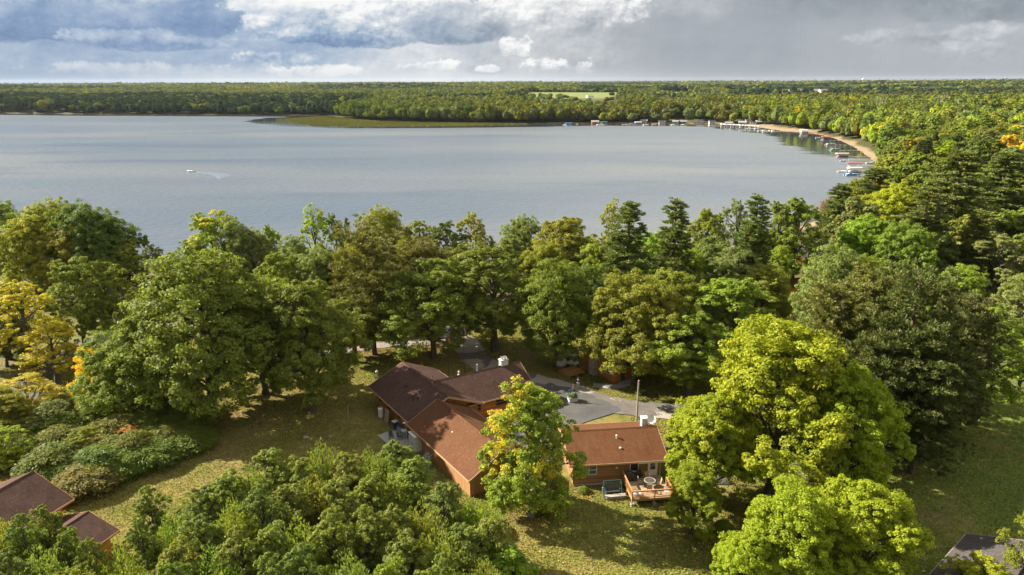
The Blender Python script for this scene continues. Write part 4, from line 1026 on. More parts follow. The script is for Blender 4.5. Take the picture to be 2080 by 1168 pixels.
# golf cart ------------------------------------------------------------------------------
gc = thing('golf_cart', 'golf cart with a pale canopy parked by the oak near the cabin deck', 'golf cart', (*G(1160, 742), .05), -.7)
m = MB(); m.prism([(-1.1, -.55, .3), (1.15, -.55, .3), (1.2, -.55, .62), (.85, -.55, .8), (.35, -.55, .45), (-.15, -.55, .45), (-.2, -.55, .75), (-1.15, -.55, .75)], (0, 1.1, 0)); m.build('body', M['offwhite'], gc, bevel=.04)
m = MB(); m.box((-.45, 0, .84), (.55, 1.0, .14)); m.box((-.75, 0, 1.1), (.12, 1.0, .45)); m.build('seat', M['dkgrey'], gc, bevel=.03)
m = MB(); m.box((-.05, 0, 1.88), (1.9, 1.15, .07)); m.build('canopy', M['offwhite'], gc, bevel=.03)
m = MB()
for sx, sy in ((.8, .5), (.8, -.5), (-.85, .5), (-.85, -.5)): m.tube((sx, sy, .7), (sx*.95, sy, 1.86), .02)
m.build('roof_frame', M['steel'], gc)
for sx in (.78, -.8):
    for sy in (.52, -.52): m = MB(); m.tube((sx, sy-.09, .23), (sx, sy+.09, .23), .23, n=16); m.build('wheel', M['rubber'], gc)
cb = thing('covered_boat', 'pale cover tied over a small boat hull standing left of the golf cart', 'covered boat', (*G(1140, 741), .0), 1.3)
m = MB(); rings = []
for x_, w_, h_ in ((-1.5, .35, .7), (-1.2, .8, 1.25), (-.3, 1.0, 1.6), (.6, .95, 1.45), (1.3, .55, 1.1), (1.8, .1, .8)): rings.append([(x_, w_*math.sin(a), .35+max(0, h_-.35)*max(0, math.cos(a))+.0 if abs(a) < PI/2 else .3) for a in np.linspace(-PI*.62, PI*.62, 13)])
m.loft(rings); m.build('cover', M['offwhite'], cb, smooth=True)
m = MB(); m.box((0, 0, .2), (2.4, .6, .12)); [m.tube((.2, s*.7-.08, .25), (.2, s*.7+.08, .25), .25, n=14) for s in (-1, 1)]; m.build('trailer', M['dkgrey'], cb)

# deck furniture --------------------------------------------------------------------------
def deck_chair(label, x, y, rz, z, mat, frame, group=None, name='patio_chair'):
    r = thing(name, label, 'chair', (x, y, z), rz, group)
    m = MB(); m.box((0, 0, .42), (.5, .5, .05)); m.build('seat', mat, r)
    m = MB(); m.box((0, .27, .74), (.5, .05, .62), rx=-.15); m.build('backrest', mat, r)
    for sx in (-1, 1):
        for sy in (-1, 1): m = MB(); m.tube((sx*.24, sy*.23, 0), (sx*.22, sy*.2, .42), .022, n=6); m.build('leg', frame, r)
        m = MB(); m.box((sx*.27, 0, .64), (.06, .5, .035)); m.tube((sx*.27, -.22, .42), (sx*.27, -.22, .63), .018, n=6); m.build('armrest', frame, r)
    return r
tcx, tcy = 8.75, -1.65
tb = thing('round_table', 'round slatted patio table in the middle of the wooden deck', 'table', cabp(tcx, tcy, DZ), CR)
m = MB(); 
for k in range(24):
    a = k*2*PI/24; b = (k+1)*2*PI/24; m.prism([(math.cos(q)*rr, math.sin(q)*rr, .70) for q, rr in ((a, .55), (b, .55), (b, .64), (a, .64))], (0, 0, .05))
m.build('rim', M['wood_pale'], tb)
m = MB(); m.tube((0, 0, .69), (0, 0, .72), .56, n=28); m.build('top', M['dkgrey'], tb)
m = MB(); m.tube((0, 0, .0), (0, 0, .69), .05); m.tube((0, 0, .72), (0, 0, 1.55), .028); m.tube((0, 0, 0), (0, 0, .06), .26); m.build('pedestal', M['wood_pale'], tb)
lab = ['patio chair nearest the cabin wall at the round deck table', 'patio chair left of the round deck table', 'patio chair at the rail side of the round deck table', 'patio chair right of the round deck table, its back lit']
for k, a in enumerate((1.57, 2.9, 4.4, 6.1)):
    x, y, _ = cabp(tcx+math.cos(a)*1.0, tcy+math.sin(a)*1.0); deck_chair(lab[k], x, y, a+CR-PI/2, DZ, M['wood_pale'], M['dkgrey'], 'chairs round the deck table')
x, y, _ = cabp(8.0, -.2); deck_chair('black high backed chair against the cabin wall by the window', x, y, CR, DZ, M['black'], M['black'])
gl = thing('barbecue_grill', 'black covered barbecue grill in the deck corner by the wall', 'grill', cabp(6.85, -.35, DZ), CR)
m = MB(); m.box((0, 0, .45), (1.2, .55, .8)); m.ball((0, 0, .85), .42, (1.35, .7, .75), 14); m.build('cover', M['black'], gl, bevel=.05)
m = MB(); m.box((.72, 0, .78), (.4, .45, .05)); m.build('side_shelf', M['black'], gl)
tub = thing('kids_table', 'white oval lidded tub at the front left corner of the deck', 'tub', cabp(6.95, -3.45, DZ), CR)
m = MB(); m.loft([[(math.cos(a)*rx_, math.sin(a)*ry_, z_) for a in np.linspace(0, 2*PI, 25)[:-1]] for rx_, ry_, z_ in ((.44, .28, 0), (.52, .33, .32), (.54, .35, .36), (.50, .32, .44), (.2, .12, .47))]); m.build('shell', M['white'], tub, smooth=True)
toy = thing('folding_chair', 'small white folding chair in the front right corner of the deck', 'chair', cabp(10.1, -3.4, DZ), CR)
m = MB(); m.box((0, 0, .4), (.4, .4, .04)); m.build('seat', M['white'], toy); m = MB(); m.box((0, .2, .66), (.4, .04, .3)); m.build('backrest', M['white'], toy)
for sx in (-1, 1): m = MB(); m.tube((sx*.18, -.2, 0), (sx*.18, .18, .42), .014, n=6); m.tube((sx*.18, .2, 0), (sx*.18, -.18, .42), .014, n=6); m.build('leg', M['alu'], toy)
# glider swing
sw = thing('garden_swing', 'dark green canopied garden swing below the cabin windows', 'garden swing', cabp(4.55, -1.5), CR+.04)
m = MB()
for sx in (-1, 1): m.tube((sx*1.0, -.6, 0), (sx*1.0, 0, 1.75), .03); m.tube((sx*1.0, .6, 0), (sx*1.0, 0, 1.75), .03); m.tube((sx*1.0, -.62, .03), (sx*1.0, .62, .03), .03)
m.tube((-1.0, 0, 1.75), (1.0, 0, 1.75), .03); m.build('frame', M['green_metal'], sw)
m = MB(); m.box((0, -.05, .48), (1.6, .55, .08)); m.build('seat', M['dkgrey'], sw); m = MB(); m.box((0, .24, .80), (1.6, .07, .6), rx=-.2); m.build('backrest', M['dkgrey'], sw)
m = MB(); [m.box((sx*.82, 0, .72), (.05, .55, .04)) for sx in (-1, 1)]; [m.tube((sx*.82, .0, .5), (sx*.9, 0, 1.72), .012, n=5) for sx in (-1, 1)]; m.build('hanger', M['green_metal'], sw)
tr = thing('wooden_trough', 'low weathered wooden bench box in front of the garden swing', 'bench', cabp(4.75, -2.35), CR+.05)
m = MB(); m.box((0, 0, .38), (2.3, .5, .06)); m.box((0, -.18, .2), (2.1, .04, .3)); m.build('seat', M['wood_grey'], tr)
for sx in (-1, 1): m = MB(); m.box((sx*1.0, 0, .18), (.08, .42, .34)); m.build('leg', M['wood_grey'], tr)
sg = thing('wooden_post', 'slanting weathered post at the left end of the garden swing', 'post', cabp(3.35, -2.35), CR)
m = MB(); m.box((0, 0, .75), (.12, .12, 1.5), ry=-.12); m.build('post', M['wood_grey'], sg)

# lodge service side ------------------------------------------------------------------------
ca = thing('utility_cabinet', 'tall pale grey two door cabinet against the garage wall', 'cabinet', (*G(845, 912), 0), rot_of((-.556, .831)))
m = MB(); m.box((0, 0, 1.0), (1.7, 1.0, 2.0)); m.prism([(-.95, -.6, 2.0), (-.95, .6, 2.12), (-.95, .6, 2.2), (-.95, -.6, 2.08)], (1.9, 0, 0)); m.build('case', M['offwhite'], ca, bevel=.02)
for s in (-1, 1):
    m = MB(); m.box((s*.42, .52, 1.0), (.80, .03, 1.8)); d_ = m.build('door', M['offwhite'], ca, bevel=.01); m = MB(); m.box((s*.08, .55, 1.0), (.03, .03, .2)); m.build('handle', M['dkgrey'], d_)
for k, (u, v, lb) in enumerate(((812, 880, 'blue grey wheeled bin nearest the lodge corner'), (822, 889, 'grey lidded bin between the bins and the cabinet'), (803, 870, 'dark bin with a light lid by the lodge wall'))):
    r = thing('trash_bin', lb, 'bin', (*G(u, v), 0), .4*k, 'bins along the lodge wall')
    m = MB(); m.loft([[(sx*a, sy*a, z_) for sx, sy in ((-1, -1), (1, -1), (1, 1), (-1, 1))] for a, z_ in ((.24, .05), (.32, 1.0))]); m.build('bin', M[('grey', 'grey', 'navy')[k]], r, bevel=.03)
    m = MB(); m.box((0, 0, 1.05), (.72, .72, .1)); m.build('lid', M[('navy', 'offwhite', 'offwhite')[k]], r, bevel=.03)
m = MB()
hp = thing('propane_tank', 'white upright gas tank standing against the lodge side wall', 'gas tank', (*G(774, 848), 0), .2)
m = MB(); m.tube((0, 0, .15), (0, 0, 1.35), .38, n=18); m.ball((0, 0, 1.35), .38, (1, 1, .45), 16); m.build('tank', M['offwhite'], hp, smooth=False); m = MB(); m.tube((0, 0, 1.45), (0, 0, 1.62), .16, n=12); m.tube((0, 0, 0), (0, 0, .16), .3, n=12); m.build('collar', M['grey'], hp)
bo = thing('plywood_panel', 'tan board leaning on the lodge side wall by the gas tank', 'board', (*G(786, 858), 0), WR+PI/2)
m = MB(); m.box((0, 0, .95), (.06, 1.2, 1.9), ry=.15); m.build('board', M['wood_pale'], bo)
hz = thing('pipe_pile', 'heap of bent grey plastic pipes leaning on the garage wall', 'pipe pile', (*G(872, 944), 0), rot_of((-.556, .831)))
m = MB(); rr = random.Random(3)
for k in range(22):
    a = (rr.uniform(-1.0, 1.0), rr.uniform(.2, 1.0), .03); b = (rr.uniform(-.7, .9), rr.uniform(-.35, .1), rr.uniform(.9, 1.5)); c_ = ((a[0]+b[0])/2+rr.uniform(-.2, .2), (a[1]+b[1])/2+.25, (b[2])*.62)
    m.tube(a, c_, .028, n=6); m.tube(c_, b, .028, n=6)
m.build('pipes', M['grey'], hz)
tag(ribbon('patio', [(778, 895), (805, 888), (838, 905)], 3.2, M['concrete'], .07, 'square concrete patio behind the lodge'), kind='structure')
for k, (u, v, rz, lb) in enumerate(((795, 893, .4, 'dark metal patio chair at the left of the small patio'), (812, 893, 2.2, 'dark metal patio chair in the middle of the small patio'), (822, 884, 3.6, 'dark metal patio chair close to the lodge corner'))):
    x, y = G(u, v); deck_chair(lb, x, y, rz, .08, M['dkgrey'], M['dkgrey'], 'metal chairs on the patio')
bf = thing('bird_feeder', 'bird feeder box on a thin post in the lawn left of the lodge roof', 'bird feeder', (*G(767, 782), 0))
m = MB(); m.tube((0, 0, 0), (0, 0, 2.5), .05); m.build('post', M['wood_grey'], bf); m = MB(); m.box((0, 0, 2.0), (.3, .3, .35)); m.prism([(-.22, -.22, 2.18), (.22, -.22, 2.18), (0, -.22, 2.36)], (0, .44, 0)); m.build('house', M['offwhite'], bf)
hy = thing('hydrant_post', 'short orange marker post on the lawn behind the lodge roof', 'marker post', (*G(857, 757), 0))
m = MB(); m.tube((0, 0, 0), (0, 0, 1.5), .12, n=10); m.tube((-.25, 0, 1.15), (.35, 0, 1.15), .07, n=8); m.ball((0, 0, 1.5), .13); m.build('post', M['orange'], hy)
ls = thing('lawn_stone', 'flat pale stone in the shaded lawn left of the lodge', 'stone', (*G(621, 888), 0))
m = MB(); m.ball((0, 0, .0), .42, (1, .75, .3)); m.build('stone', M['stone'], ls, smooth=True)
for u, v, lb in ((708, 850, 'thin grey stake in the lawn beside the big oak shadow'), (978, 752, 'short pale post behind the cross wing roof')):
    r = thing('garden_post', lb, 'post', (*G(u, v), 0)); m = MB(); m.tube((0, 0, 0), (0, 0, 1.7), .06, n=6); m.box((0, 0, 1.72), (.16, .16, .08)); m.build('post', M['wood_grey'], r)

# cars ------------------------------------------------------------------------------------
def car(label, x, y, rz, paint, z=None):
    r = thing('parked_car', label, 'car', (x, y, .10), rz, 'cars parked under the left trees')
    prof = [(-2.15, .35), (-2.2, .75), (-1.7, .95), (-1.0, 1.0), (-.55, 1.42), (.75, 1.45), (1.55, 1.02), (2.15, .9), (2.2, .4)]
    rings = []
    for yy, sc, top_ in ((-.9, .97, .93), (-.86, 1, .98), (-.62, 1, 1.0), (.62, 1, 1.0), (.86, 1, .98), (.9, .97, .93)):
        rings.append([(a*sc, yy if b < 1.05 else yy*.84, b*(top_ if b > 1.05 else 1)) for a, b in prof])
    m = MB(); m.loft(rings); m.build('body', paint, r, bevel=.03)
    m = MB()
    for s in (-1, 1): m.prism([(-.9, s*.80, 1.03), (-.5, s*.75, 1.34), (.68, s*.75, 1.36), (1.3, s*.80, 1.04)], (0, s*.03, 0))
    m.prism([(1.5, -.66, 1.06), (1.5, .66, 1.06), (.84, .62, 1.41), (.84, -.62, 1.41)], (.03, 0, .03)); m.prism([(-1.02, -.66, 1.03), (-1.02, .66, 1.03), (-.62, .62, 1.37), (-.62, -.62, 1.37)], (-.03, 0, .03)); m.build('window', M['glass'], r)
    for sx in (1.35, -1.35):
        for sy in (.82, -.82):
            m = MB(); m.tube((sx, sy-.11, .33), (sx, sy+.11, .33), .33, n=18); wl = m.build('wheel', M['rubber'], r); m = MB(); m.tube((sx, sy-.12, .33), (sx, sy+.12, .33), .19, n=12); m.build('rim', M['alu'], wl)
    for sy in (.6, -.6): m = MB(); m.box((2.14, sy, .72), (.1, .34, .14)); m.build('headlight', M['white'], r); m = MB(); m.box((-2.16, sy, .76), (.08, .3, .14)); m.build('taillight', M['red'], r)
    return r
car('silver car with a sloping windscreen under the trees behind the utility pole', *G(257, 664), .3, M['silver'])
car('grey car nearer the big oak, its roof in leaf shadow', *G(292, 698), .15, M['silver'])

# ================================================================== LAKE: boats, lifts, docks
def lz(u, v): x, y = GL(u, v); return x, y
def boat(name, label, cat, u, v, L_, rz, kind, hull, top=None, group=None):
    x, y = lz(u, v); r = thing(name, label, cat, (x, y, LAKE_Z), rz, group); Wd = L_*.34
    if kind == 'pontoon':
        for s in (-1, 1):
            m = MB(); m.tube((-L_/2, s*Wd*.38, .12), (L_/2-.5, s*Wd*.38, .12), .3, n=10); m.tube((L_/2-.5, s*Wd*.38, .12), (L_/2+.1, s*Wd*.38, .3), .3, .08, n=10); m.build('pontoon', M['alu'], r)
        m = MB(); m.box((0, 0, .48), (L_, Wd, .12)); m.build('platform', M['offwhite'], r)
        m = MB()
        for s in (-1, 1): m.box((.1, s*Wd*.47, .85), (L_*.84, .05, .62)); m.box((s*L_*.42, 0, .85), (.05, Wd*.9, .62))
        m.build('fence', hull, r)
        m = MB(); m.box((-L_*.28, 0, .86), (1.6, Wd*.84, .6)); m.build('seat', M['offwhite'], r, bevel=.05); m = MB(); m.box((L_*.25, Wd*.28, .86), (1.7, .6, .55)); m.build('seat', M['offwhite'], r, bevel=.05); m = MB(); m.box((.2, -Wd*.24, 1.0), (.7, .6, .9)); m.build('console', M['offwhite'], r, bevel=.05)
        m = MB(); m.box((-L_/2-.15, 0, .75), (.4, .45, .9)); m.build('motor', M['dkgrey'], r, bevel=.05)
    else:
        m = MB(); rings = []
        for x_, w_, zk in ((-.5, .42, .0), (-.2, .5, -.05), (.15, .48, -.05), (.36, .30, .05), (.5, .03, .35)):
            rings.append([(x_*L_, w_*Wd, .62+max(0, x_)*.35), (x_*L_, w_*Wd*.82, .12+zk), (x_*L_, 0, -.1+zk), (x_*L_, -w_*Wd*.82, .12+zk), (x_*L_, -w_*Wd, .62+max(0, x_)*.35)])
        m.loft(rings); m.build('hull', hull, r)
        m = MB(); m.box((-.25*L_, 0, .58), (.5, Wd*.7, .12)); m.build('seat', M['dkgrey'], r); m = MB(); m.box((.08*L_, 0, .58), (.5, Wd*.7, .12)); m.build('seat', M['dkgrey'], r)
        m = MB(); m.box((-.5*L_-.1, 0, .7), (.3, .3, .8)); m.build('motor', M['dkgrey'], r, bevel=.04)
    if top is not None:
        m = MB(); cw, cl, zt = Wd*1.25, L_*1.05, 2.7; m.loft([[(x_, y_*cw/2, zt+.45*(1-y_*y_)-(.22 if abs(x_) > cl*.49 else 0)) for y_ in (-1, -.6, 0, .6, 1)]+[(x_, y_*cw/2, zt-.32) for y_ in (1, -1)] for x_ in (-cl/2, -cl*.47, 0, cl*.47, cl/2)]); m.build('canopy', top, r)
        m = MB(); [m.tube((sx*cl*.42, sy*cw*.5, -1.0), (sx*cl*.42, sy*cw*.5, zt), .06, n=6) for sx in (-1, 1) for sy in (-1, 1)]; [m.tube((-cl*.42, sy*cw*.5, .25), (cl*.42, sy*cw*.5, .25), .06, n=6) for sy in (-1, 1)]; m.build('lift_frame', M['alu'], r)
    return r
BG = 'boats along the right shore'
boat('pontoon_boat', 'pontoon boat under a tan canopy, farthest of the canopied boats off the sand', 'boat', 1678, 284.5, 8.2, .1, 'pontoon', M['navy'], M['maroon'], BG)
boat('small_boat', 'little pale boat just beyond the tan canopy', 'boat', 1662, 280.5, 5, .1, 'runabout', M['offwhite'], None, BG)
boat('pontoon_boat', 'uncovered grey pontoon boat at a dock before the sandy beach', 'boat', 1687, 294.5, 8.2, .12, 'pontoon', M['grey'], None, BG)
boat('pontoon_boat', 'blue pontoon boat moored below the grey one', 'boat', 1696, 305.5, 7.6, .08, 'pontoon', M['blue'], None, BG)
boat('pontoon_boat', 'pontoon boat under a long pinkish canopy in mid bay', 'boat', 1710, 320, 8.0, .03, 'pontoon', M['maroon'], M['tan'], BG)
boat('small_boat', 'small boat with pinkish trim just below the pink canopy', 'boat', 1712.5, 327.5, 4.2, .1, 'runabout', M['offwhite'], None, BG)
boat('pontoon_boat', 'boat under the bright red canopy', 'boat', 1734, 341.5, 7.5, -.12, 'pontoon', M['white'], M['red'], BG)
boat('pontoon_boat', 'boat lift with a white canopy just below the red one', 'boat', 1735, 350.5, 7.4, .02, 'pontoon', M['white'], M['white'], BG)
boat('small_boat', 'white runabout at the outer end of the dock left of the white canopy', 'boat', 1710, 349.5, 5.2, .05, 'runabout', M['white'], None, BG)
boat('pontoon_boat', 'blue and white pontoon boat nearest the tall pine', 'boat', 1731, 357, 8.4, .02, 'pontoon', M['blue'], None, BG)
boat('small_boat', 'small aluminium boat peeping out beside the pine top', 'boat', 1752, 366.5, 5.5, -.15, 'runabout', M['alu'], None, BG)
boat('small_boat', 'white boat drawn up close to the sand', 'boat', 1767, 331.5, 5.0, .05, 'runabout', M['white'], None, BG)
boat('small_boat', 'tiny dark boat tied midway along a thin dock by the beach', 'boat', 1711, 302, 3.4, .2, 'runabout', M['dkgrey'], None, BG)
def dock(label, u0, v0, u1, v1, wd=1.1, group='docks in the bay'):
    a, b = Vector((*lz(u0, v0), 0)), Vector((*lz(u1, v1), 0)); d = b-a; L_ = d.length; r = thing('dock', label, 'dock', (a.x, a.y, LAKE_Z), rot_of(d), group)
    m = MB(); k = max(2, int(L_/3))
    for i in range(k): m.box(((i+.5)*L_/k, 0, .62), (L_/k-.05, wd, .08))
    m.build('boards', M['wood_grey'] if wd < 1.5 else M['offwhite'], r)
    for i in range(k+1):
        m = MB(); [m.tube((i*L_/k, s*wd*.48, -1.2), (i*L_/k, s*wd*.48, .95), .05, n=5) for s in (-1, 1)]; m.build('dock_post', M['alu'], r)
for t_ in (('thin dock reaching the tan canopied boat', 1686, 286.5, 1722, 287.5), ('thin dock beside the uncovered grey pontoon', 1697, 296, 1738, 296.5), ('dock beside the blue moored pontoon', 1706, 307, 1752, 307.5), ('dock running from the sand to the pink canopy', 1720, 319.5, 1768, 320),
    ('short dock below the pink canopy', 1724, 326, 1768, 327.5), ('pale dock leading to the red canopy', 1742, 337, 1776, 339), ('white dock leading out past the white canopy', 1716, 350.5, 1780, 352.5), ('dock beside the blue and white pontoon', 1742, 358.5, 1784, 360)): dock(*t_)
dock('long dark dock in front of the far sandy beach', 1552, 268.2, 1625, 268.4, 1.6)
dock('long pale dock off the far marina', 1417, 257, 1465, 257.2, 2.2)
# far marina: rows of white canopied slips
fm = 'white canopied boats at the far marina'
for i, (u, v) in enumerate([(1466+i*6.2, 257.3+i*.30) for i in range(13)]):
    boat('pontoon_boat', f'white canopied boat, {ordinal(i)} from the left in the crowded far marina row', 'boat', u, v, 6.6, 1.35+.25*math.sin(i*2.3), 'pontoon', (M['white'], M['navy'], M['grey'])[i % 3], M['white'], fm)
for i, (u, v) in enumerate([(1530, 262), (1538, 263.5), (1545, 265.5), (1552, 266.8), (1500, 261.5), (1518, 263), (1562, 266.3), (1570, 266.6)]):
    boat('pontoon_boat' if i % 2 else 'small_boat', ('open boat in front of the far marina canopies, '+('moored nearest the dock', 'left of the end of the dock', 'small and pale by the beach', 'at the outer dock end', 'left of all', 'second from the left', 'beside the long dark dock', 'halfway along the long dark dock')[i]), 'boat', u, v, 7, .2*i, 'pontoon' if i % 2 else 'runabout', (M['white'], M['grey'], M['offwhite'])[i % 3], None, 'open boats at the far marina')
boat('pontoon_boat', 'canopied boat at the right end of the long dark dock', 'boat', 1633, 269.5, 8, .2, 'pontoon', M['white'], M['white'], fm if False else None)
boat('pontoon_boat', 'boat under the bright blue canopy on the far shore', 'boat', 1155, 255, 8.5, .4, 'pontoon', M['blue'], M['blue'])
boat('pontoon_boat', 'boat under the teal green canopy on the far shore', 'boat', 1227, 252.3, 8, .3, 'pontoon', M['dkgrey'], M['teal'])
boat('pontoon_boat', 'white pontoon just left of the teal canopy', 'boat', 1219, 254.6, 9, .1, 'pontoon', M['white'])
for i, (u, v, c_) in enumerate([(1270, 253.3, 'small white boat by the far rocky shore'), (1284, 253, 'blue grey boat left of the white canopy on the far shore'), (1312, 254, 'open white boat right of the white canopy on the far shore'), (1329, 253.6, 'tan boat at the far shore'), (1366, 254.8, 'white pontoon left of a pair off the far campground'), (1387, 254.5, 'white pontoon right of a pair off the far campground'), (1146, 254.6, 'pale boat beside the bright blue canopy'), (1172, 253.2, 'small boat right of the bright blue canopy')]):
    boat('pontoon_boat' if i in (1, 4, 5) else 'small_boat', c_, 'boat', u, v, 7.5, .2*i, 'pontoon' if i in (1, 4, 5) else 'runabout', (M['white'], M['navy'], M['white'], M['tan'])[i % 4] if i not in (4, 5) else M['white'], None, 'boats along the far shore')
boat('pontoon_boat', 'boat under a white canopy in the middle of the far shore', 'boat', 1296, 252.7, 8, .2, 'pontoon', M['navy'], M['white'])
# the boat under way
bx_, by_ = GL(388, 349)
fbt = boat('fishing_boat', 'small fishing boat under way on the open lake with two people aboard', 'boat', 388, 349, 5.2, PI-.25, 'runabout', M['white'])
def seated(label, x, y, rz, mat):
    r = thing('person', label, 'person', (x, y, LAKE_Z+.62), rz)
    J = [(0, 0, .06), (0, 0, .28), (0, .0, .48), (0, 0, .60), (0, -.01, .67), (0, -.02, .76), (-.09, -.05, .03), (-.11, -.42, .04), (-.11, -.46, -.38), (.09, -.05, .03), (.11, -.42, .04), (.11, -.46, -.38), (-.19, 0, .5), (-.24, -.05, .26), (-.14, -.26, .2), (.19, 0, .5), (.24, -.05, .26), (.14, -.26, .2)]
    E = [(0, 1), (1, 2), (2, 3), (3, 4), (4, 5), (0, 6), (6, 7), (7, 8), (0, 9), (9, 10), (10, 11), (2, 12), (12, 13), (13, 14), (2, 15), (15, 16), (16, 17)]
    skin_body('body', J, E, M['skin'], r, [.14, .13, .15, .06, .07, .095, .09, .065, .05, .09, .065, .05, .07, .05, .04, .07, .05, .04], 1)
    tj = [0, 1, 2, 12, 13, 15, 16]; mp = {a: i for i, a in enumerate(tj)}; skin_body('jacket', [J[a] for a in tj], [(mp[a], mp[b]) for a, b in E if a in mp and b in mp], mat, r, [.18, .17, .19, .1, .07, .1, .07], 1)
    m = MB(); m.ball((0, .0, .81), .11, (1, 1, .7)); m.build('cap', M['dkgrey'], r)
ca_, sa_ = math.cos(PI-.25), math.sin(PI-.25)
seated('person in a dark jacket seated at the stern of the moving boat', bx_-1.4*ca_, by_-1.4*sa_, PI-.25+PI/2, M['cloth_dark']); seated('person in a grey jacket seated near the bow of the moving boat', bx_+.5*ca_, by_+.5*sa_, PI-.25+PI/2, M['denim'])
# wake: low ridges of disturbed water spreading behind the boat
bm = bmesh.new()
for s in (-1, 1, 0):
    prev = None
    for i in range(26):
        t = i/25; bend = .25+t*.75; wx_ = bx_+3+t*30*math.cos(-.55*bend); wy_ = by_+t*44*math.sin(-.55*bend)-1
        off = s*(.5+t*5.5); wv = (.35+.9*t) if s else .5+.3*t; hh = .16*(1-t) if s else .05*(1-t)
        row = [bm.verts.new((wx_+k*wv*.6, wy_+off+k*wv, LAKE_Z+.012+(hh if k == 0 else 0))) for k in (-1, 0, 1)]
        if prev: [bm.faces.new([prev[k], row[k], row[k+1], prev[k+1]]) for k in range(2)]
        prev = row
me = bpy.data.meshes.new('wake'); bm.to_mesh(me); bm.free(); mw, t, o = new_mat('foam'); c = t.node('ShaderNodeTexCoord').outputs['Object']; pbr(t, o, t.ramp(t.noise(c, .8, 5, .7), [(.4, (.10, .13, .16)), (.7, (.20, .24, .28))]), .4); me.materials.append(mw)
tag(link(bpy.data.objects.new('wake', me)), 'foam wake curving behind the moving boat', kind='stuff')

# reed bed on the spit
rg = np.random.default_rng(21); mn, mx = MARSH_A.min(0), MARSH_A.max(0); q = rg.uniform(mn, mx, (60000, 2)); q = q[inside(MARSH_A, q[:, 0], q[:, 1])]
qz = H(q[:, 0], q[:, 1]); N = len(q)
P3 = np.stack([q[:, 0], q[:, 1], np.maximum(qz, -5)+.35], -1); Qd = leaf_quads(P3, np.stack([rg.normal(0, .4, N), -np.ones(N), rg.uniform(.3, 1.2, N)], -1), .8, 1.6, rg, .3, axis=np.tile([0, 0, 1.], (N, 1)))
cl = wave(q[:, 0], q[:, 1], 40, 3)[:, None]*.5+.5; tint = np.concatenate([np.array([.115, .105, .035])*(1-cl)+np.array([.16, .17, .04])*cl, np.ones((N, 1))], 1)
me = np_mesh('reeds', Qd, 4, [M['far_leaf']], {'v': ('FLOAT', rg.random(N)*.6+.2), 'tint': ('FLOAT_COLOR', tint)}); tag(link(bpy.data.objects.new('reeds', me)), 'olive reed bed forming a flat spit in the lake', kind='stuff')

# campground cottages and trailers on the far right shore
FH = [(1345, 247, 9, 'offwhite'), (1372, 246.6, 8, 'grey'), (1388, 246.6, 9, 'navy'), (1421, 247.2, 9, 'offwhite'), (1446, 247.4, 8, 'offwhite'), (1481, 249.5, 9, 'navy'), (1508, 249.5, 10, 'grey'), (1521, 249, 9, 'white'), (1529, 250, 7, 'white'), (1544, 250.5, 12, 'navy'), (1562, 251, 12, 'grey'), (1583, 252, 9, 'grey'), (1598, 253, 9, 'navy'), (1645, 257, 9, 'maroon'), (1668, 256.5, 9, 'white'), (1308, 245.8, 9, 'grey'), (1209, 246.5, 10, 'maroon')]
lbs = ['white cottage left of the campground row', 'small grey cottage under the aspens', 'navy cottage with white trim under the aspens', 'pale trailer among trees beyond the pair of pontoons', 'pale trailer above the long pale dock', 'dark blue cottage above the marina canopies', 'grey cottage above the marina canopies', 'tall white cottage behind the marina', 'narrow white trailer next to the tall white cottage', 'wide dark cottage with a pale roof at the beach', 'wide grey cottage facing the beach', 'grey cottage behind the far sandy beach', 'dark cottage at the right end of the beach', 'maroon cottage beside the orange yellow tree', 'white roofed cottage between yellow trees', 'grey shed above the middle of the far shore', 'brown boathouse under the tall trees left of the teal canopy']
for (u, v, s, c_), lb in zip(FH, lbs):
    x, y = G(u, v, -2.5); s *= .82; cottage('cottage', lb, x, y, random.uniform(-.3, .3), s, s*.62, 2.6, 4.1, M[c_], M['roof_grey'] if c_ in ('white', 'offwhite') else M['concrete'], M['white'], 2, 'cottages along the far right shore', cat='cottage')
# farm far behind, water tower, masts, pylons
for i, (u, v, s, c_, lb) in enumerate([(1598, 188.5, 22, 'white', 'white farm shed at the left of the distant farm'), (1637, 188.3, 26, 'grey', 'grey farm shed of the distant farm'), (1655, 187.8, 24, 'maroon', 'dark red barn of the distant farm'), (1671, 188.6, 22, 'white', 'low white farm building right of the red barn'), (1829, 227, 12, 'grey', 'pale roof among the trees on the right hillside'), (1198, 198.5, 14, 'white', 'white farmhouse at the lower edge of the big field')]):
    x, y = G(u, v, 13 if v < 200 else 6); cottage('farm_building', lb, x, y, .1*i, s, s*.5, 5 if s > 15 else 3, 9 if s > 15 else 5, M[c_], M['concrete'], M['white'], 1, 'distant farm buildings', cat='farm building')
x, y = 5200*math.sin(U(1755)), 5200*math.cos(U(1755)); wt = thing('water_tower', 'white round water tower on the right horizon', 'water tower', (x, y, 5))
m = MB(); m.ball((0, 0, 44), 9, (1, 1, .8), 20); m.build('tank', M['white'], wt, smooth=True); m = MB(); m.tube((0, 0, 0), (0, 0, 38), 2.6, 1.8, 12); m.build('pedestal', M['white'], wt)
for u, hgt, lb in ((822, 130, 'thin radio mast on the horizon above the wooded point'), (934, 90, 'faint shorter radio mast on the horizon')):
    x, y = 4600*math.sin(U(u)), 4600*math.cos(U(u)); r = thing('radio_mast', lb, 'radio mast', (x, y, 5)); m = MB(); m.tube((0, 0, 0), (0, 0, hgt), .5, .3, 6); m.build('mast', M['alu'], r)
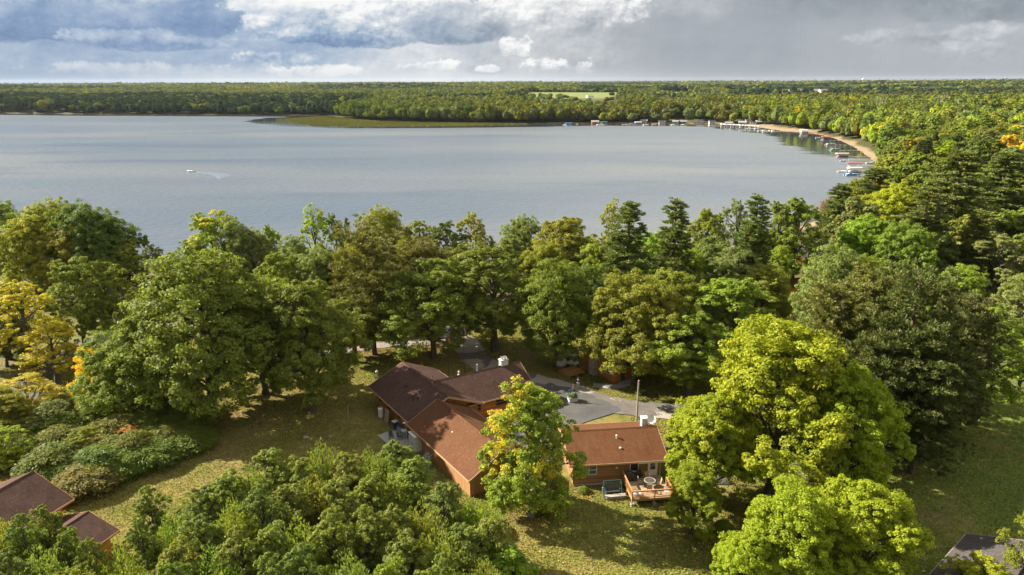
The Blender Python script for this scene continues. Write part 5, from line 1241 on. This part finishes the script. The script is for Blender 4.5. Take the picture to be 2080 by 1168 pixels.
for u, v, lb in ((1782, 224, 'left grey power pylon among the hillside trees'), (1794, 223, 'second grey power pylon next to the left one'), (1905, 223, 'grey power pylon farther right among the trees'), (1917, 221, 'thin power pylon rightmost of the four')):
    x, y = G(u, v, 14); r = thing('power_pylon', lb, 'power pylon', (x, y, h1(x, y)), .3, 'power pylons on the hillside')
    m = MB(); [m.tube((s*2.4, 0, 0), (s*2.0, 0, 26), .28, .2, 6) for s in (-1, 1)]; m.build('legs', M['wood_grey'], r); m = MB(); m.tube((-4.5, 0, 23), (4.5, 0, 23), .2, n=6); m.tube((-2.2, 0, 14), (2.1, 0, 22), .1, n=5); m.tube((2.2, 0, 14), (-2.1, 0, 22), .1, n=5); m.build('crossarm', M['wood_grey'], r)

# ================================================================== TREES
# foreground
T('ash', 1078, 760, 16, 205, C_BRIGHT, .75, 'slender yellow topped tree standing alone between the garage and the small cabin', 1046, variant=0)
T('maple', 1560, 652, 21, 375, C_LIME, .12, 'huge yellow green maple filling the middle right of the view', 1010, variant=0)
T('maple', 1700, 735, 17, 230, C_LIME, .16, 'right shoulder of yellow green maple leaning over the dark pine', 1040, variant=1)
T('maple', 1440, 790, 15, 225, C_LIME, .10, 'lower yellow green maple reaching over the small cabin roof', 1015, variant=1)
T('maple', 1405, 945, 9, 135, (.26, .30, .026), .05, 'low green maple hiding the right side of the deck', 1085, variant=0)
T('maple', 1620, 985, 12, 250, C_LIME, .18, 'pale yellow maple crown at the bottom edge, left of a pair', variant=0)
T('maple', 1780, 975, 12, 250, C_LIME, .25, 'pale yellow maple crown at the bottom edge, right of a pair', variant=1)
T('maple', 1530, 1075, 9, 170, C_LIME, .10, 'small lime green maple at the bottom edge left of the pale yellow crowns', variant=1)
T('airy', 2010, 1128, 7, 150, C_LIME, .30, 'small loose yellow maple in front of the brown house roof', variant=0)
T('airy', 2110, 1020, 11, 110, C_OLIVE, .35, 'olive tree top cut by the right edge beside the brown house', variant=1)
# big dark pines right of the maples
for a in ((1802, 543, 24, 185, 'tallest red pine of the dark group behind the yellow green maple', 948), (1668, 585, 20, 165, 'red pine at the left of the dark group, needles olive', 880), (1908, 606, 20, 150, 'red pine at the right of the dark group with rusty needles', 890), (1850, 690, 17, 170, 'broad shaded red pine in front of the tallest pine', 960), (1735, 560, 20, 150, 'red pine between the left one and the tallest of the dark group', 860), (1770, 700, 15, 150, 'low shaded red pine whose trunk shows beside the maple', 950)):
    T('redpine', a[0], a[1], a[2], a[3], ((.10, .12, .034) if a[0] > 1740 else (.165, .18, .042)), .35, a[4], a[5])
T('airy', 1975, 618, 17, 210, C_BRIGHT, .10, 'light green open crowned tree at the edge of the right lawn', 858, variant=0)
T('airy', 1925, 720, 10, 90, C_BRIGHT, .05, 'smaller light green tree under the open crowned one', 850, variant=1)
T('airy', 2065, 690, 10, 110, C_BRIGHT, .1, 'light green branchy tree hanging over the road at the right edge', 800, variant=1)
# oaks around the lodge
T('oak', 432, 512, 22, 350, C_OAK, .14, 'largest spreading oak left of the lodge, trunk in the lawn', 852, variant=0)
T('oak', 635, 565, 19, 240, C_OAK, .10, 'dark shaded oak right of the largest oak', 835, variant=1)
T('oak', 270, 668, 12, 190, C_OAK, .28, 'lower oak with yellow flecks left of the largest oak', 850, variant=2)
T('oak', 540, 560, 20, 240, C_OAK, .06, 'oak behind and right of the largest oak', 800, variant=2)
T('oak', 882, 528, 18, 235, C_OAK, .08, 'oak with low skirts behind the west lodge roof', 728, variant=1)
T('upright', 1005, 488, 19, 205, C_OAK, .06, 'dark trunked oak beside the driveway bend', 712, variant=0)
T('oak', 1128, 528, 17, 178, C_OAK, .12, 'rounded oak above the golf cart', 745, variant=0)
T('oak', 1288, 552, 17, 215, C_OLIVE, .18, 'oak growing in front of the chimney cabin', 782, variant=2)
T('upright', 1398, 620, 15, 180, C_BRIGHT, .12, 'fresh green tree left of the yellow green maple', 815, variant=1)
T('upright', 1475, 548, 18, 220, C_BRIGHT, .18, 'bright green tree rising behind the yellow green maple', 770, variant=2)
T('oak', 1360, 545, 17, 190, C_OLIVE, .10, 'olive green oak between the chimney cabin oak and the bright tree', 745, variant=1)
T('redpine', 760, 462, 20, 150, (.17, .185, .045), .35, 'tall bare trunked pine left of the lodge with rusty needles', 720, variant=0)
T('redpine', 868, 498, 20, 120, (.19, .17, .05), .45, 'reddish pine half hidden behind the low skirted oak', 690, variant=1)
T('upright', 720, 590, 14, 150, C_OAK, .06, 'green tree between the bare trunked pine and the shaded oak', 735, variant=1)
# left side
T('airy', 64, 566, 14, 165, (.50, .42, .04), .6, 'orange and yellow maple at the left edge', 760, variant=0)
T('airy', 118, 655, 10, 150, (.42, .38, .03), .7, 'golden maple with a leaning grey trunk on the left lawn', 778, variant=1)
T('maple', 212, 700, 8, 115, C_YEL, .5, 'pure yellow small maple tucked under the largest oak', 830, variant=0)
T('airy', 72, 762, 7.5, 150, (.46, .36, .05), .5, 'pale orange bush tree above the sumac thicket', 862, variant=1)
T('upright', 175, 515, 17, 130, C_OAK, .12, 'green tree behind the utility pole', 720, variant=0)
T('upright', 240, 525, 16, 130, C_OAK, .14, 'green tree just right of the utility pole', 712, variant=2)
T('upright', 20, 560, 15, 130, C_DARK, .2, 'dark green tree cut by the left edge behind the orange maple', 730, variant=1)
T('oak', 15, 640, 10, 110, C_DARK, .1, 'dark low tree at the left edge under the orange maple', 745, variant=0)
T('maple', 10, 790, 8, 130, C_OLIVE, .35, 'yellow green tree on the left edge above the sumac', 900, variant=0)
# lakeside row, left to right
row = [(-20, 410, 20, 150, 'oak', C_OAK, .45, 'olive oak cut by the left edge at the lake'), (45, 440, 18, 130, 'oak', C_OLIVE, .55, 'bronzed oak at the far left of the lakeside row'), (90, 405, 21, 140, 'oak', C_OLIVE, .40, 'yellow tinged oak left of the dark lakeside oaks'),
 (130, 460, 16, 130, 'oak', C_OLIVE, .55, 'brownish oak in front of the dark lakeside oaks'), (165, 408, 21, 140, 'oak', C_DARK, .05, 'dark green lakeside oak, left of two'), (218, 438, 18, 125, 'oak', C_DARK, .08, 'dark green lakeside oak, right of two above the water gap'), (250, 480, 14, 70, 'upright', C_OLIVE, .2, 'thin olive tree at the left of the water gap'),
 (304, 490, 9, 46, 'upright', C_DARK, .15, 'small dark tree standing alone in the water gap'), (330, 522, 6, 60, 'oak', C_OLIVE, .3, 'low bushy tree at the foot of the water gap'),
 (420, 420, 20, 120, 'upright', C_BRIGHT, .85, 'yellow crowned tree right of the water gap'), (385, 480, 15, 90, 'upright', C_OAK, .3, 'green tree leaning into the water gap'), (475, 445, 18, 95, 'oak', C_GREY, .2, 'grey green tree beside the yellow crowned one'), (515, 462, 16, 90, 'oak', C_GREY, .1, 'grey green tree left of the bright green top'),
 (547, 448, 17, 52, 'upright', C_BRIGHT, .1, 'narrow bright green tree top at the lake edge'), (590, 480, 15, 85, 'oak', C_GREY, .2, 'grey green tree right of the bright narrow one'), (632, 420, 20, 90, 'airy', C_BRIGHT, .55, 'yellow tipped loose tree against the lake'), (676, 432, 18, 70, 'airy', C_DARK, .1, 'dark loose tree right of the yellow tipped one'),
 (700, 500, 15, 90, 'oak', C_OLIVE, .35, 'rusty olive tree below the dark loose one'), (772, 418, 20, 130, 'oak', C_OLIVE, .40, 'broad yellow green tree in the middle of the lakeside row'), (730, 470, 16, 90, 'oak', C_OLIVE, .45, 'yellow green tree in front of the broad one'), (848, 432, 18, 90, 'upright', C_OAK, .1, 'mid green tree right of the broad yellow green one'),
 (905, 434, 18, 95, 'upright', C_DARK, .10, 'dark green crown left of the thin yellow branches'), (962, 430, 18, 90, 'airy', C_OLIVE, .6, 'thin yellow leaved tree against the lake'), (820, 480, 15, 100, 'oak', C_OLIVE, .3, 'olive crown below the mid green tree'), (940, 480, 14, 90, 'upright', C_OAK, .12, 'green crown behind the driveway oak'),
 (1060, 436, 18, 100, 'oak', C_GREY, .25, 'grey green tree left of the large lakeside maple'), (1040, 480, 15, 110, 'oak', C_GREY, .05, 'pale grey green crown behind the driveway oak'), (1150, 438, 19, 150, 'oak', C_OLIVE, .40, 'large yellow green lakeside tree left of the white pines'), (1205, 480, 16, 110, 'oak', C_BRIGHT, .15, 'green tree at the foot of the first white pine'),
 (1110, 490, 15, 120, 'oak', C_OLIVE, .45, 'olive gold crown above the rounded oak'), (1190, 540, 14, 110, 'oak', C_DARK, .05, 'dark green crown between the rounded oak and the pines'), (1244, 408, 20, 70, 'airy', C_OLIVE, .5, 'thin pale tree just left of the first white pine'),
 (1440, 425, 18, 90, 'oak', C_OLIVE, .4, 'golden olive tree between two white pines'), (1500, 402, 20, 80, 'airy', C_GREY, .15, 'grey green airy tree against the lake between the pines'), (1330, 470, 15, 110, 'oak', C_BRIGHT, .08, 'green tree in front of the second white pine'), (1450, 480, 14, 100, 'oak', C_GREY, .3, 'grey green crown below the golden olive tree'),
 (1395, 500, 13, 100, 'oak', C_BRIGHT, .1, 'bushy green crown left of the orange red tree'), (1545, 470, 13, 80, 'maple', C_RUST, .8, 'orange red maple among green trees'), (1585, 500, 12, 60, 'oak', C_BRIGHT, .05, 'bright green small tree behind the bare trunks'), (1500, 505, 13, 130, 'oak', C_GREY, .1, 'pale grey green crown below the orange red maple'), (1560, 540, 12, 120, 'oak', C_OLIVE, .1, 'muted green crown in front of the bare trunks'),
 (1632, 390, 22, 118, 'upright', C_OAK, .15, 'tall round crowned tree on two bare dark trunks'), (1592, 400, 21, 80, 'upright', C_OAK, .12, 'tall tree left of the round crowned one'), (1688, 400, 13, 44, 'oak', (.22, .13, .10), .0, 'dusky red tree top beside the round crowned tree'),
 (1700, 500, 18, 150, 'oak', C_GREY, .05, 'green oak crown right of the grey roofed cabin'), (1760, 520, 16, 130, 'oak', C_OAK, .1, 'green crown left of the tallest red pine'), (1830, 362, 22, 150, 'maple', C_LIME, .25, 'yellow green maple under the shoreline pines'), (1770, 430, 18, 130, 'maple', C_BRIGHT, .2, 'bright green maple below the boats'), (1850, 450, 18, 120, 'oak', C_OAK, .2, 'green crown at the left foot of the giant pine'),
 (1900, 470, 15, 120, 'oak', C_DARK, .1, 'dark crown under the giant pine'), (2035, 470, 16, 130, 'airy', C_GREY, .15, 'gnarled grey green tree above the red cabin'), (1960, 540, 13, 110, 'oak', C_BRIGHT, .1, 'light green crown above the red cabin'), (2080, 560, 14, 120, 'oak', C_GREY, .1, 'grey green crown at the right edge by the porch'), (640, 500, 15, 110, 'oak', C_GREY, .2, 'muted green crown left of the rusty olive tree'), (560, 515, 14, 110, 'oak', C_OAK, .1, 'green crown behind the largest oak')]
for u, v, h_, wpx, k, c_, au, lb in row: T(k, u, v, h_, wpx*1.06, tuple(min(.6, q*1.15) for q in c_), au, lb)
for u, v, h_, wpx, au, lb in [(1280, 405, 24, 150, .0, 'dark green white pine, first from the left at the lake'), (1376, 396, 24, 130, .8, 'white pine with brown cone laden top, second from the left'), (1542, 388, 24, 120, .8, 'dark white pine with cone brown tip left of the round crowned tree'), (1712, 370, 20, 110, .8, 'olive white pine with a pointed top right of the dusky red tree'),
    (1782, 335, 23, 150, .7, 'shoreline white pine with spreading boughs in front of the boats'), (1960, 300, 30, 190, .8, 'giant brown tipped white pine on the right'), (1890, 375, 24, 150, .8, 'white pine left of the giant one'), (2050, 305, 27, 170, .7, 'white pine right of the giant one at the picture edge'), (1840, 560, 18, 120, .7, 'rusty pine at the foot of the white pines'), (1995, 420, 20, 120, .8, 'lower white pine in front of the giant one'), (703, 440, 18, 34, .9, 'thin dead looking spruce spire in the lakeside row')]:
    T('pine', u, v, h_, wpx, C_PINE, au*.5, lb)

# cedars in the left foreground
ced = [(650, 888, 11, .0), (605, 925, 10, 0), (550, 915, 10, 0), (500, 938, 10, 0), (455, 955, 10, 0), (700, 925, 10, .1), (748, 905, 10, 0), (800, 893, 9, .05), (840, 935, 10, .55), (795, 955, 10, .25), (745, 960, 10, .1), (690, 975, 11, .1), (635, 960, 10, .0), (580, 975, 10, 0), (525, 990, 11, .1), (470, 1000, 11, 0), (410, 985, 9, 0), (295, 992, 9, 0), (345, 1030, 10, .1), (400, 1045, 10, 0), (900, 985, 10, .15),
 (855, 1010, 11, .1), (800, 1020, 11, 0), (740, 1035, 11, 0), (960, 1012, 8, .1), (940, 1055, 10, .2), (995, 1060, 9, .1), (885, 1065, 11, 0), (820, 1080, 11, 0), (670, 1040, 11, .1), (600, 1045, 11, 0), (540, 1060, 11, .1), (480, 1075, 11, 0), (420, 1100, 11, 0), (350, 1095, 11, 0), (280, 1060, 10, 0), (235, 1090, 11, 0), (80, 1022, 9, 0), (35, 1050, 10, 0), (-15, 1035, 10, 0), (125, 1070, 10, 0), (175, 1100, 11, 0), (70, 1105, 11, 0), (0, 1110, 11, 0), (610, 1110, 12, 0), (700, 1110, 12, 0), (780, 1130, 12, .1), (900, 1130, 12, 0), (980, 1125, 11, .15), (1030, 1110, 8, .1), (540, 1135, 12, 0), (250, 1140, 12, 0), (130, 1145, 12, 0), (340, 1150, 12, 0), (440, 1155, 12, 0), (680, 1160, 13, .2), (860, 1165, 13, 0), (30, 1160, 12, 0)]
spots_c = {0: 'with a pointed leader nearest the lawn gap', 7: 'at the patio corner', 8: 'dusted yellow near the garage', 24: 'light green beside the garage corner', 29: 'with soft yellow tips in the middle of the thicket', 17: 'leftmost before the brown lower roof', 37: 'growing against the golden log house', 49: 'rightmost of the thicket over the lawn'}
def crow(v): return 'back' if v < 960 else 'second' if v < 1020 else 'third' if v < 1085 else 'front'
for i, (u, v, h_, au) in enumerate(ced):
    col = C_BRIGHT if i in (24, 49, 46) else random.choice([(.18, .225, .046), (.205, .24, .046), (.165, .215, .048)])
    lb = 'dense green cedar '+spots_c[i] if i in spots_c else f'dense green cedar, {ordinal(sorted(q[0] for q in ced if crow(q[1]) == crow(v)).index(u))} from the left in the {crow(v)} row of the foreground thicket'
    T('cedar', u, v, h_, (100 if u < 330 and v < 1105 else 132 if v < 1040 else 150), col, au, lb, None, 'cedars in the foreground thicket', variant=(i*7) % 3 if i % 3 else 3)

# sumac thicket on the left
shr = []
for j, (v0, us, hh) in enumerate([(822, range(190, 395, 42), 2.6), (850, range(120, 400, 42), 3.0), (880, range(20, 400, 44), 3.2), (908, range(-20, 390, 44), 3.2), (935, range(-40, 330, 44), 3.0), (962, range(110, 260, 44), 2.8), (985, range(140, 215, 44), 2.4)]):
    for q, u in enumerate(us): shr.append((u+random.uniform(-10, 10), v0+random.uniform(-6, 6), hh, f'sumac shrub turning rusty, {ordinal(q)} from the left in the {ordinal(j)} row of the left thicket'))
for i, (u, v, hh, slb) in enumerate(shr):
    x, y = G(u, v); c_ = random.choice([(.15, .19, .036), (.18, .19, .04), (.14, .19, .036), (.20, .18, .045)]); plant('shrub', x, y, hh*random.uniform(.75, 1.35), random.uniform(2.6, 3.6), c_, random.choice([.15, .35, .55, .7]), slb, 'sumac shrubs on the left')
for k_, u, vt, hh, wpx, c_, au, lb, vb in (('airy', 40, 800, 7, 120, C_OLIVE, .5, 'loose young yellowing tree at the left rim of the sumac thicket', 905), ('airy', 118, 812, 6, 100, C_GREY, .2, 'thin grey green sapling in the middle of the sumac thicket', 900),
    ('ash', 205, 795, 5, 90, C_OLIVE, .5, 'yellowish young tree at the back of the sumac thicket', 868), ('ash', 300, 800, 5, 90, C_OAK, .25, 'green young tree at the back right of the sumac thicket', 868), ('airy', 20, 870, 6, 110, C_LIME, .4, 'lime coloured sapling above the golden log house', 955), ('ash', 362, 838, 4, 70, C_OAK, .2, 'dark young tree at the lawn end of the sumac thicket', 888), ('ash', 170, 872, 4, 90, C_OLIVE, .5, 'bronze tinged sapling above the brown roof corner', 935), ('ash', 262, 862, 4, 80, C_RUST, .3, 'rust coloured bush standing up out of the sumac', 915)):
    T(k_, u, vt, hh, wpx, c_, au, lb, vb)
for i, (u, v, s_) in enumerate([(1085, 1040, .9), (1470, 1080, 1.0), (1185, 1000, .6), (335, 545, 1.6), (1215, 775, .7), (1300, 800, .7), (1640, 600, 2.0), (1700, 590, 2.0)]):
    x, y = G(u, v); plant('shrub', x, y, 1.1*s_, 1.0*s_, C_OAK, .3, ['low shrub at the foot of the slender yellow topped tree', 'reddish shrub below the deck side maple', 'low plants along the cabin wall', 'low bushes at the end of the water gap', 'foundation shrub at the chimney cabin', 'low shrub by the oak at the chimney cabin', 'undergrowth bush beside the tiny orange cabin', 'undergrowth bush right of the tiny orange cabin'][i])

# ---- woods behind and right of the near trees: individuals first, then the mass as stuff
def ok_spot(x, y, r):
    return all((x-a)**2+(y-b)**2 > (r*.62+c_*.5)**2 for a, b, c_ in TREE_XY)
rs = random.Random(17); cand = []
for R_ in np.arange(150, 1250, 8.5):
    n_ = int(R_*(math.radians(46)-math.radians(18))/9.0)
    for k in range(n_):
        a = math.radians(18)+(math.radians(46)-math.radians(18))*(k+rs.random())/n_; r_ = R_+rs.uniform(-3, 3); cand.append((r_*math.sin(a), r_*math.cos(a), r_))
ca = np.array(cand); sdc = sdist(SHORE_A, ca[:, 0], ca[:, 1]); ca = ca[(sdc > 5.5)]; sdc = sdist(SHORE_A, ca[:, 0], ca[:, 1])
angc = np.arctan2(ca[:, 0], ca[:, 1]); ca = ca[(ca[:, 2] > 165) & ~((ca[:, 2] < 260) & (angc < .45)) & ~((angc < .40) & (sdc < 14) & (ca[:, 2] > 600))]
zc_ = H(ca[:, 0], ca[:, 1]); palette = [(C_OAK, .2), (C_OAK, .45), (C_OLIVE, .4), (C_OLIVE, .55), (C_LIME, .3), (C_DARK, .1), (C_BRIGHT, .2), (C_GREY, .2), (C_YEL, .5), (C_LIME, .6), (C_PINE2, .3), (C_OAK, .1)]
wts = [5, 4, 5, 3, 2.2, 2, 3, 3, .55, 1.3, 1.6, 3]
order = np.argsort(ca[:, 2]); n_ind = 0; mass = []
vis_ang = math.radians(38.5)
for i in order:
    x, y, r_ = ca[i]; z = zc_[i]; rad = rs.uniform(4.8, 8.2); hh = rs.uniform(13, 20)*(1+.12*(rad-6)); a = math.atan2(x, y)
    cg = wave(np.array([x]), np.array([y]), 45, 9)[0]
    c_, au = rs.choices(palette, [w_*(1+(.9*cg if (j in (4, 8, 9)) else 0)) for j, w_ in enumerate(wts)])[0]
    if not ok_spot(x, y, rad): continue
    if r_ < 560 and n_ind < 185 and a < vis_ang:
        c_name = {C_OAK: 'green', C_OLIVE: 'olive', C_LIME: 'yellow green', C_DARK: 'dark green', C_BRIGHT: 'bright green', C_GREY: 'grey green', C_YEL: 'golden yellow', C_PINE2: 'dark needled'}[c_]
        zone = 'near the bay beach' if sdist(SHORE_A, np.array([x]), np.array([y]))[0] < 45 else ('in the nearer right woods' if r_ < 330 else 'on the right wooded slope')
        if c_ is C_PINE2: plant('midpine', x, y, hh*1.15, rad*.7, c_, .5, f'dark needled conifer {zone}', 'conifers in the right woods', z=z)
        else: plant('mid', x, y, hh, rad, c_, au, f'{c_name} broadleaf tree {zone}', 'broadleaf trees in the right woods', z=z)
        n_ind += 1
    else: mass.append((x, y, z, rad, hh, c_, au, r_))
wl = {}
for o in list(COL.objects):
    if o.parent is None and o.get('group') in ('broadleaf trees in the right woods', 'conifers in the right woods'): wl.setdefault(o['label'], []).append(o)
for lb_, os_ in wl.items():
    os_.sort(key=lambda o: math.atan2(o.location.x, o.location.y))
    if len(os_) > 1:
        for k, o in enumerate(os_): o['label'] = f'{lb_}, {ordinal(k)} of them from the left'
print('individual woods trees', n_ind, 'mass', len(mass), 'placed', len(TREE_XY))

# ---- merged far woods (nobody could count them): crowns of leaf clumps, detail by distance
def lod_points(n, seed):
    g = np.random.default_rng(seed); lobes = rdir(9, g, -.3)*g.uniform(.35, .68, (9, 1)); lr = g.uniform(.32, .55, 9)
    k = g.integers(0, 9, n); d = unit(rdir(n, g, -.35)+lobes[k]*.9); p = lobes[k]+d*lr[k][:, None]*g.uniform(.8, 1.06, (n, 1))
    return p, unit(d+p*.5)
LOD = {n: [lod_points(n, 40+i) for i in range(7)] for n in (420, 190, 90, 40, 16)}
def dome(seed, na, nr):
    """lumpy closed crown body as loose quads"""
    g = np.random.default_rng(seed); ph = g.uniform(0, 6.28, 6)
    th = np.linspace(0, 2*PI, na+1); el_ = np.linspace(-.75, PI/2, nr+1); A, E = np.meshgrid(th, el_, indexing='ij')
    r = .80+.13*np.sin(A*2+ph[0])*np.cos(E)+.10*np.sin(A*3+E*3+ph[1])*np.cos(E)+.09*np.sin(E*4+ph[2]+A)
    Pq = np.stack([r*np.cos(E)*np.cos(A), r*np.cos(E)*np.sin(A), r*np.sin(E)], -1)
    return np.stack([Pq[:-1, :-1], Pq[1:, :-1], Pq[1:, 1:], Pq[:-1, 1:]], 2).reshape(-1, 3)
DOMES = {k: [dome(60+i, *k) for i in range(7)] for k in ((11, 6), (8, 4), (6, 3))}
def merge_woods(name, label, items, seed):
    g = np.random.default_rng(seed); Q_, V2, T2 = [], [], []
    for (x, y, z, rad, hh, c_, au, r_) in items:
        n = 420 if r_ < 650 else 190 if r_ < 1100 else 90 if r_ < 1700 else 40 if r_ < 3000 else 16
        p, nn = LOD[n][g.integers(0, 7)]; a = g.uniform(0, 6.28); ca2, sa2 = math.cos(a), math.sin(a)
        rot = lambda q: np.stack([q[:, 0]*ca2-q[:, 1]*sa2, q[:, 0]*sa2+q[:, 1]*ca2, q[:, 2]], -1)
        kz, kc = (.42, .54) if r_ < 650 else (.48, .50) if r_ < 1300 else (.37, .60); sc_ = np.array([rad, rad, hh*kz]); of_ = np.array([x, y, z+hh*kc])
        size = {420: 1.15, 190: 1.45, 90: 1.9, 40: 2.9, 16: 5.0}[n]*rad/6
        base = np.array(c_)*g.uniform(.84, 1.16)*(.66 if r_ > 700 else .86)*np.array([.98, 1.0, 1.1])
        Q_.append(leaf_quads(rot(p)*sc_+of_, rot(nn), size, 1.15, g, .45 if n > 100 else .18))
        au_n = (g.random(n) < au*.14)[:, None]; T2.append(np.where(au_n, np.array([.5, .38, .03])*.5+base*.5, base+np.zeros((n, 3)))); V2.append(np.clip(g.normal(.5, .15 if n > 100 else .05, n), 0, 1))
        D = DOMES[(11, 6) if n > 100 else (8, 4) if n > 20 else (6, 3)][g.integers(0, 7)]; nd = len(D)//4
        Q_.append(rot(D)*sc_*(.86 if n > 100 else 1.0)+of_); T2.append(base*.95+np.zeros((nd, 3))); V2.append(np.clip(g.normal(.48, .05, nd), 0, 1))
    T3 = np.concatenate(T2); T3 = np.concatenate([T3, np.ones((len(T3), 1))], 1)
    me = np_mesh(name, np.concatenate(Q_), 4, [M['far_leaf']], {'v': ('FLOAT', np.concatenate(V2)), 'tint': ('FLOAT_COLOR', T3)})
    return tag(link(bpy.data.objects.new(name, me)), label, kind='stuff')
merge_woods('right_shore_woods', 'mixed autumn woods rising behind the trees on the right shore', mass, 3)

far = []; rf_ = np.random.default_rng(77)
edges_ = [(700, 1100, 8.5), (1100, 1800, 10.5), (1800, 3000, 17), (3000, 5200, 34), (5200, 9500, 62)]
for r0, r1, sp in edges_:
    R_ = r0
    while R_ < r1:
        n_ = int(R_*math.radians(92)/sp); a = math.radians(-46)+math.radians(92)*(np.arange(n_)+rf_.random(n_))/n_; rr_ = R_+rf_.uniform(-.4, .4, n_)*sp
        x, y = rr_*np.sin(a), rr_*np.cos(a); sdx = sdist(SHORE_A, x, y); keep = (sdx > 5) & ~(inside(MARSH_A, x, y))
        keep &= ~((a > math.radians(18)) & (R_ < 1250))
        keep &= ~((a > math.radians(11)) & (a < math.radians(19.5)) & (sdx < 34) & (rf_.random(n_) < .8))
        for p in FIELD_POLY: keep &= ~((sdist(p, x, y) < 12))
        for p in FIELD_POLY:                       # keep the view from the lake on to the fields open
            ac = np.arctan2(p[:, 0], p[:, 1]); keep &= ~((a > ac.min()+.004) & (a < ac.max()-.004) & (R_ < np.hypot(p[:, 0], p[:, 1]).max()) & (R_ > np.hypot(p[:, 0], p[:, 1]).min()-420) & (rf_.random(n_) < .8))
        openv = np.zeros(n_, bool)
        for p in FIELD_POLY[:2]:
            ac = np.arctan2(p[:, 0], p[:, 1]); openv |= (a > ac.min()-.01) & (a < ac.max()+.01) & (R_ < 1500) & (R_ > 960)
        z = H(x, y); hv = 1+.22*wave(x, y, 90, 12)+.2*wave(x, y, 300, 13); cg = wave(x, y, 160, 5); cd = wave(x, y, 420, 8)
        for i in np.nonzero(keep)[0]:
            u_ = .50*rf_.random()+.50*(.5+.85*cg[i]); aspen = (a[i] > .12) & (R_ < 1500)
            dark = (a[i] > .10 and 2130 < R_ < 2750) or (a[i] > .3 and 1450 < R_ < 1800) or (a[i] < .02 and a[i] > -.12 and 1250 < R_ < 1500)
            if (cd[i] < -.24 or dark) and rf_.random() < .82: c_, au = (.050, .078, .036), .0  # crowns coloured darker in bands and stands to stand in for cloud shadow
            elif u_ < .30: c_, au = C_OAK, .25
            elif u_ < .48: c_, au = C_DARK, .1
            elif u_ < .62: c_, au = C_GREY, .2
            elif u_ < .80: c_, au = C_OLIVE, .5
            elif u_ < .95: c_, au = (.15, .155, .03), .5
            elif u_ < .985 or not aspen: c_, au = (.17, .18, .025), .7
            else: c_, au = (.34, .26, .03), .7
            if aspen and rf_.random() < .4: c_, au = (.16, .155, .035), .6
            kf = 1 if sp < 12 else sp/13
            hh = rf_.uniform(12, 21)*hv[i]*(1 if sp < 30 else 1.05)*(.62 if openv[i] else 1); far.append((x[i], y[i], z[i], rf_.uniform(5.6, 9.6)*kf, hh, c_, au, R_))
        R_ += sp*.95
print('far trees', len(far))
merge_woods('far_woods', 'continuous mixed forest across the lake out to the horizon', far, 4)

# ---- mown grass and fallen leaves on the lawns round the buildings
rg = np.random.default_rng(31); q = np.stack([rg.uniform(-70, 75, 420000), rg.uniform(44, 125, 420000)], 1)
q = q[(np.abs(q[:, 0]) < q[:, 1]*.80+4)]
def free_of_roads(q):
    k = np.ones(len(q), bool)
    for c_, wd in RIB:
        d = np.full(len(q), 1e9)
        for i in range(len(c_)-1):
            a, b = c_[i], c_[i+1]; ab = b-a; t_ = np.clip(((q-a)@ab)/max(ab@ab, 1e-9), 0, 1); d = np.minimum(d, np.hypot(q[:, 0]-a[0]-t_*ab[0], q[:, 1]-a[1]-t_*ab[1]))
        k &= d > wd/2*1.02
    return k
kr = free_of_roads(q); q = q[kr]; N = len(q); z = H(q[:, 0], q[:, 1])
pt = .5+.5*wave(q[:, 0], q[:, 1], 7, 3)*.6+.25*wave(q[:, 0], q[:, 1], 2.2, 8)+rg.normal(0, .16, N); pt = np.clip(pt, 0, 1)[:, None]
lu = (ss(22, 34, q[:, 0])*ss(105, 88, q[:, 1]))[:, None]
dry = np.array([.40, .31, .105]); grn = np.array([.17, .19, .034]); tint = (grn*(1-pt)+dry*pt)*(1-lu)+lu*(np.array([.14, .23, .034])*(1-pt)+np.array([.27, .30, .06])*pt)
Qg = leaf_quads(np.stack([q[:, 0], q[:, 1], z+.05], -1), np.stack([rg.normal(0, 1, N), rg.normal(0, 1, N), rg.uniform(.2, 1.4, N)], -1), .13, 1.5, rg, .2)
me = np_mesh('grass', Qg, 4, [M['far_leaf']], {'v': ('FLOAT', rg.random(N)*.7+.1), 'tint': ('FLOAT_COLOR', np.concatenate([tint, np.ones((N, 1))], 1))}); tag(link(bpy.data.objects.new('grass', me)), 'short patchy autumn grass on the lawns', kind='stuff')
q = np.concatenate([rg.normal(0, 1, (260, 2))*R_*.9+np.array([x, y]) for x, y, R_ in TREE_XY if 40 < y < 135 and abs(x) < 90]); N = len(q); z = H(q[:, 0], q[:, 1]); cpal = np.array([[.34, .22, .05], [.22, .12, .04], [.42, .33, .06], [.16, .10, .05]])
Qg = leaf_quads(np.stack([q[:, 0], q[:, 1], z+.10], -1), np.tile([0, 0, 1.], (N, 1)), .17, 1.3, rg, .25)
me = np_mesh('fallen_leaves', Qg, 4, [M['far_leaf']], {'v': ('FLOAT', rg.random(N)), 'tint': ('FLOAT_COLOR', np.concatenate([cpal[rg.integers(0, 4, N)], np.ones((N, 1))], 1))}); tag(link(bpy.data.objects.new('fallen_leaves', me)), 'brown and yellow fallen leaves under the trees', kind='stuff')

# ---- autumn air: a closed box of thin haze round everything on the ground
m, t, o = new_mat('haze'); pv = t.node('ShaderNodeVolumePrincipled'); pv.inputs['Color'].default_value = (.80, .88, 1.0, 1); pv.inputs['Density'].default_value = 1.7e-5; pv.inputs['Anisotropy'].default_value = .2
t.l.new(pv.outputs[0], o.inputs['Volume'])
m_ = MB(); m_.box((0, 0, 44), (30000, 30000, 116)); hz_ = m_.build('haze', m); tag(hz_, 'thin pale autumn haze over the lake and woods', kind='stuff')
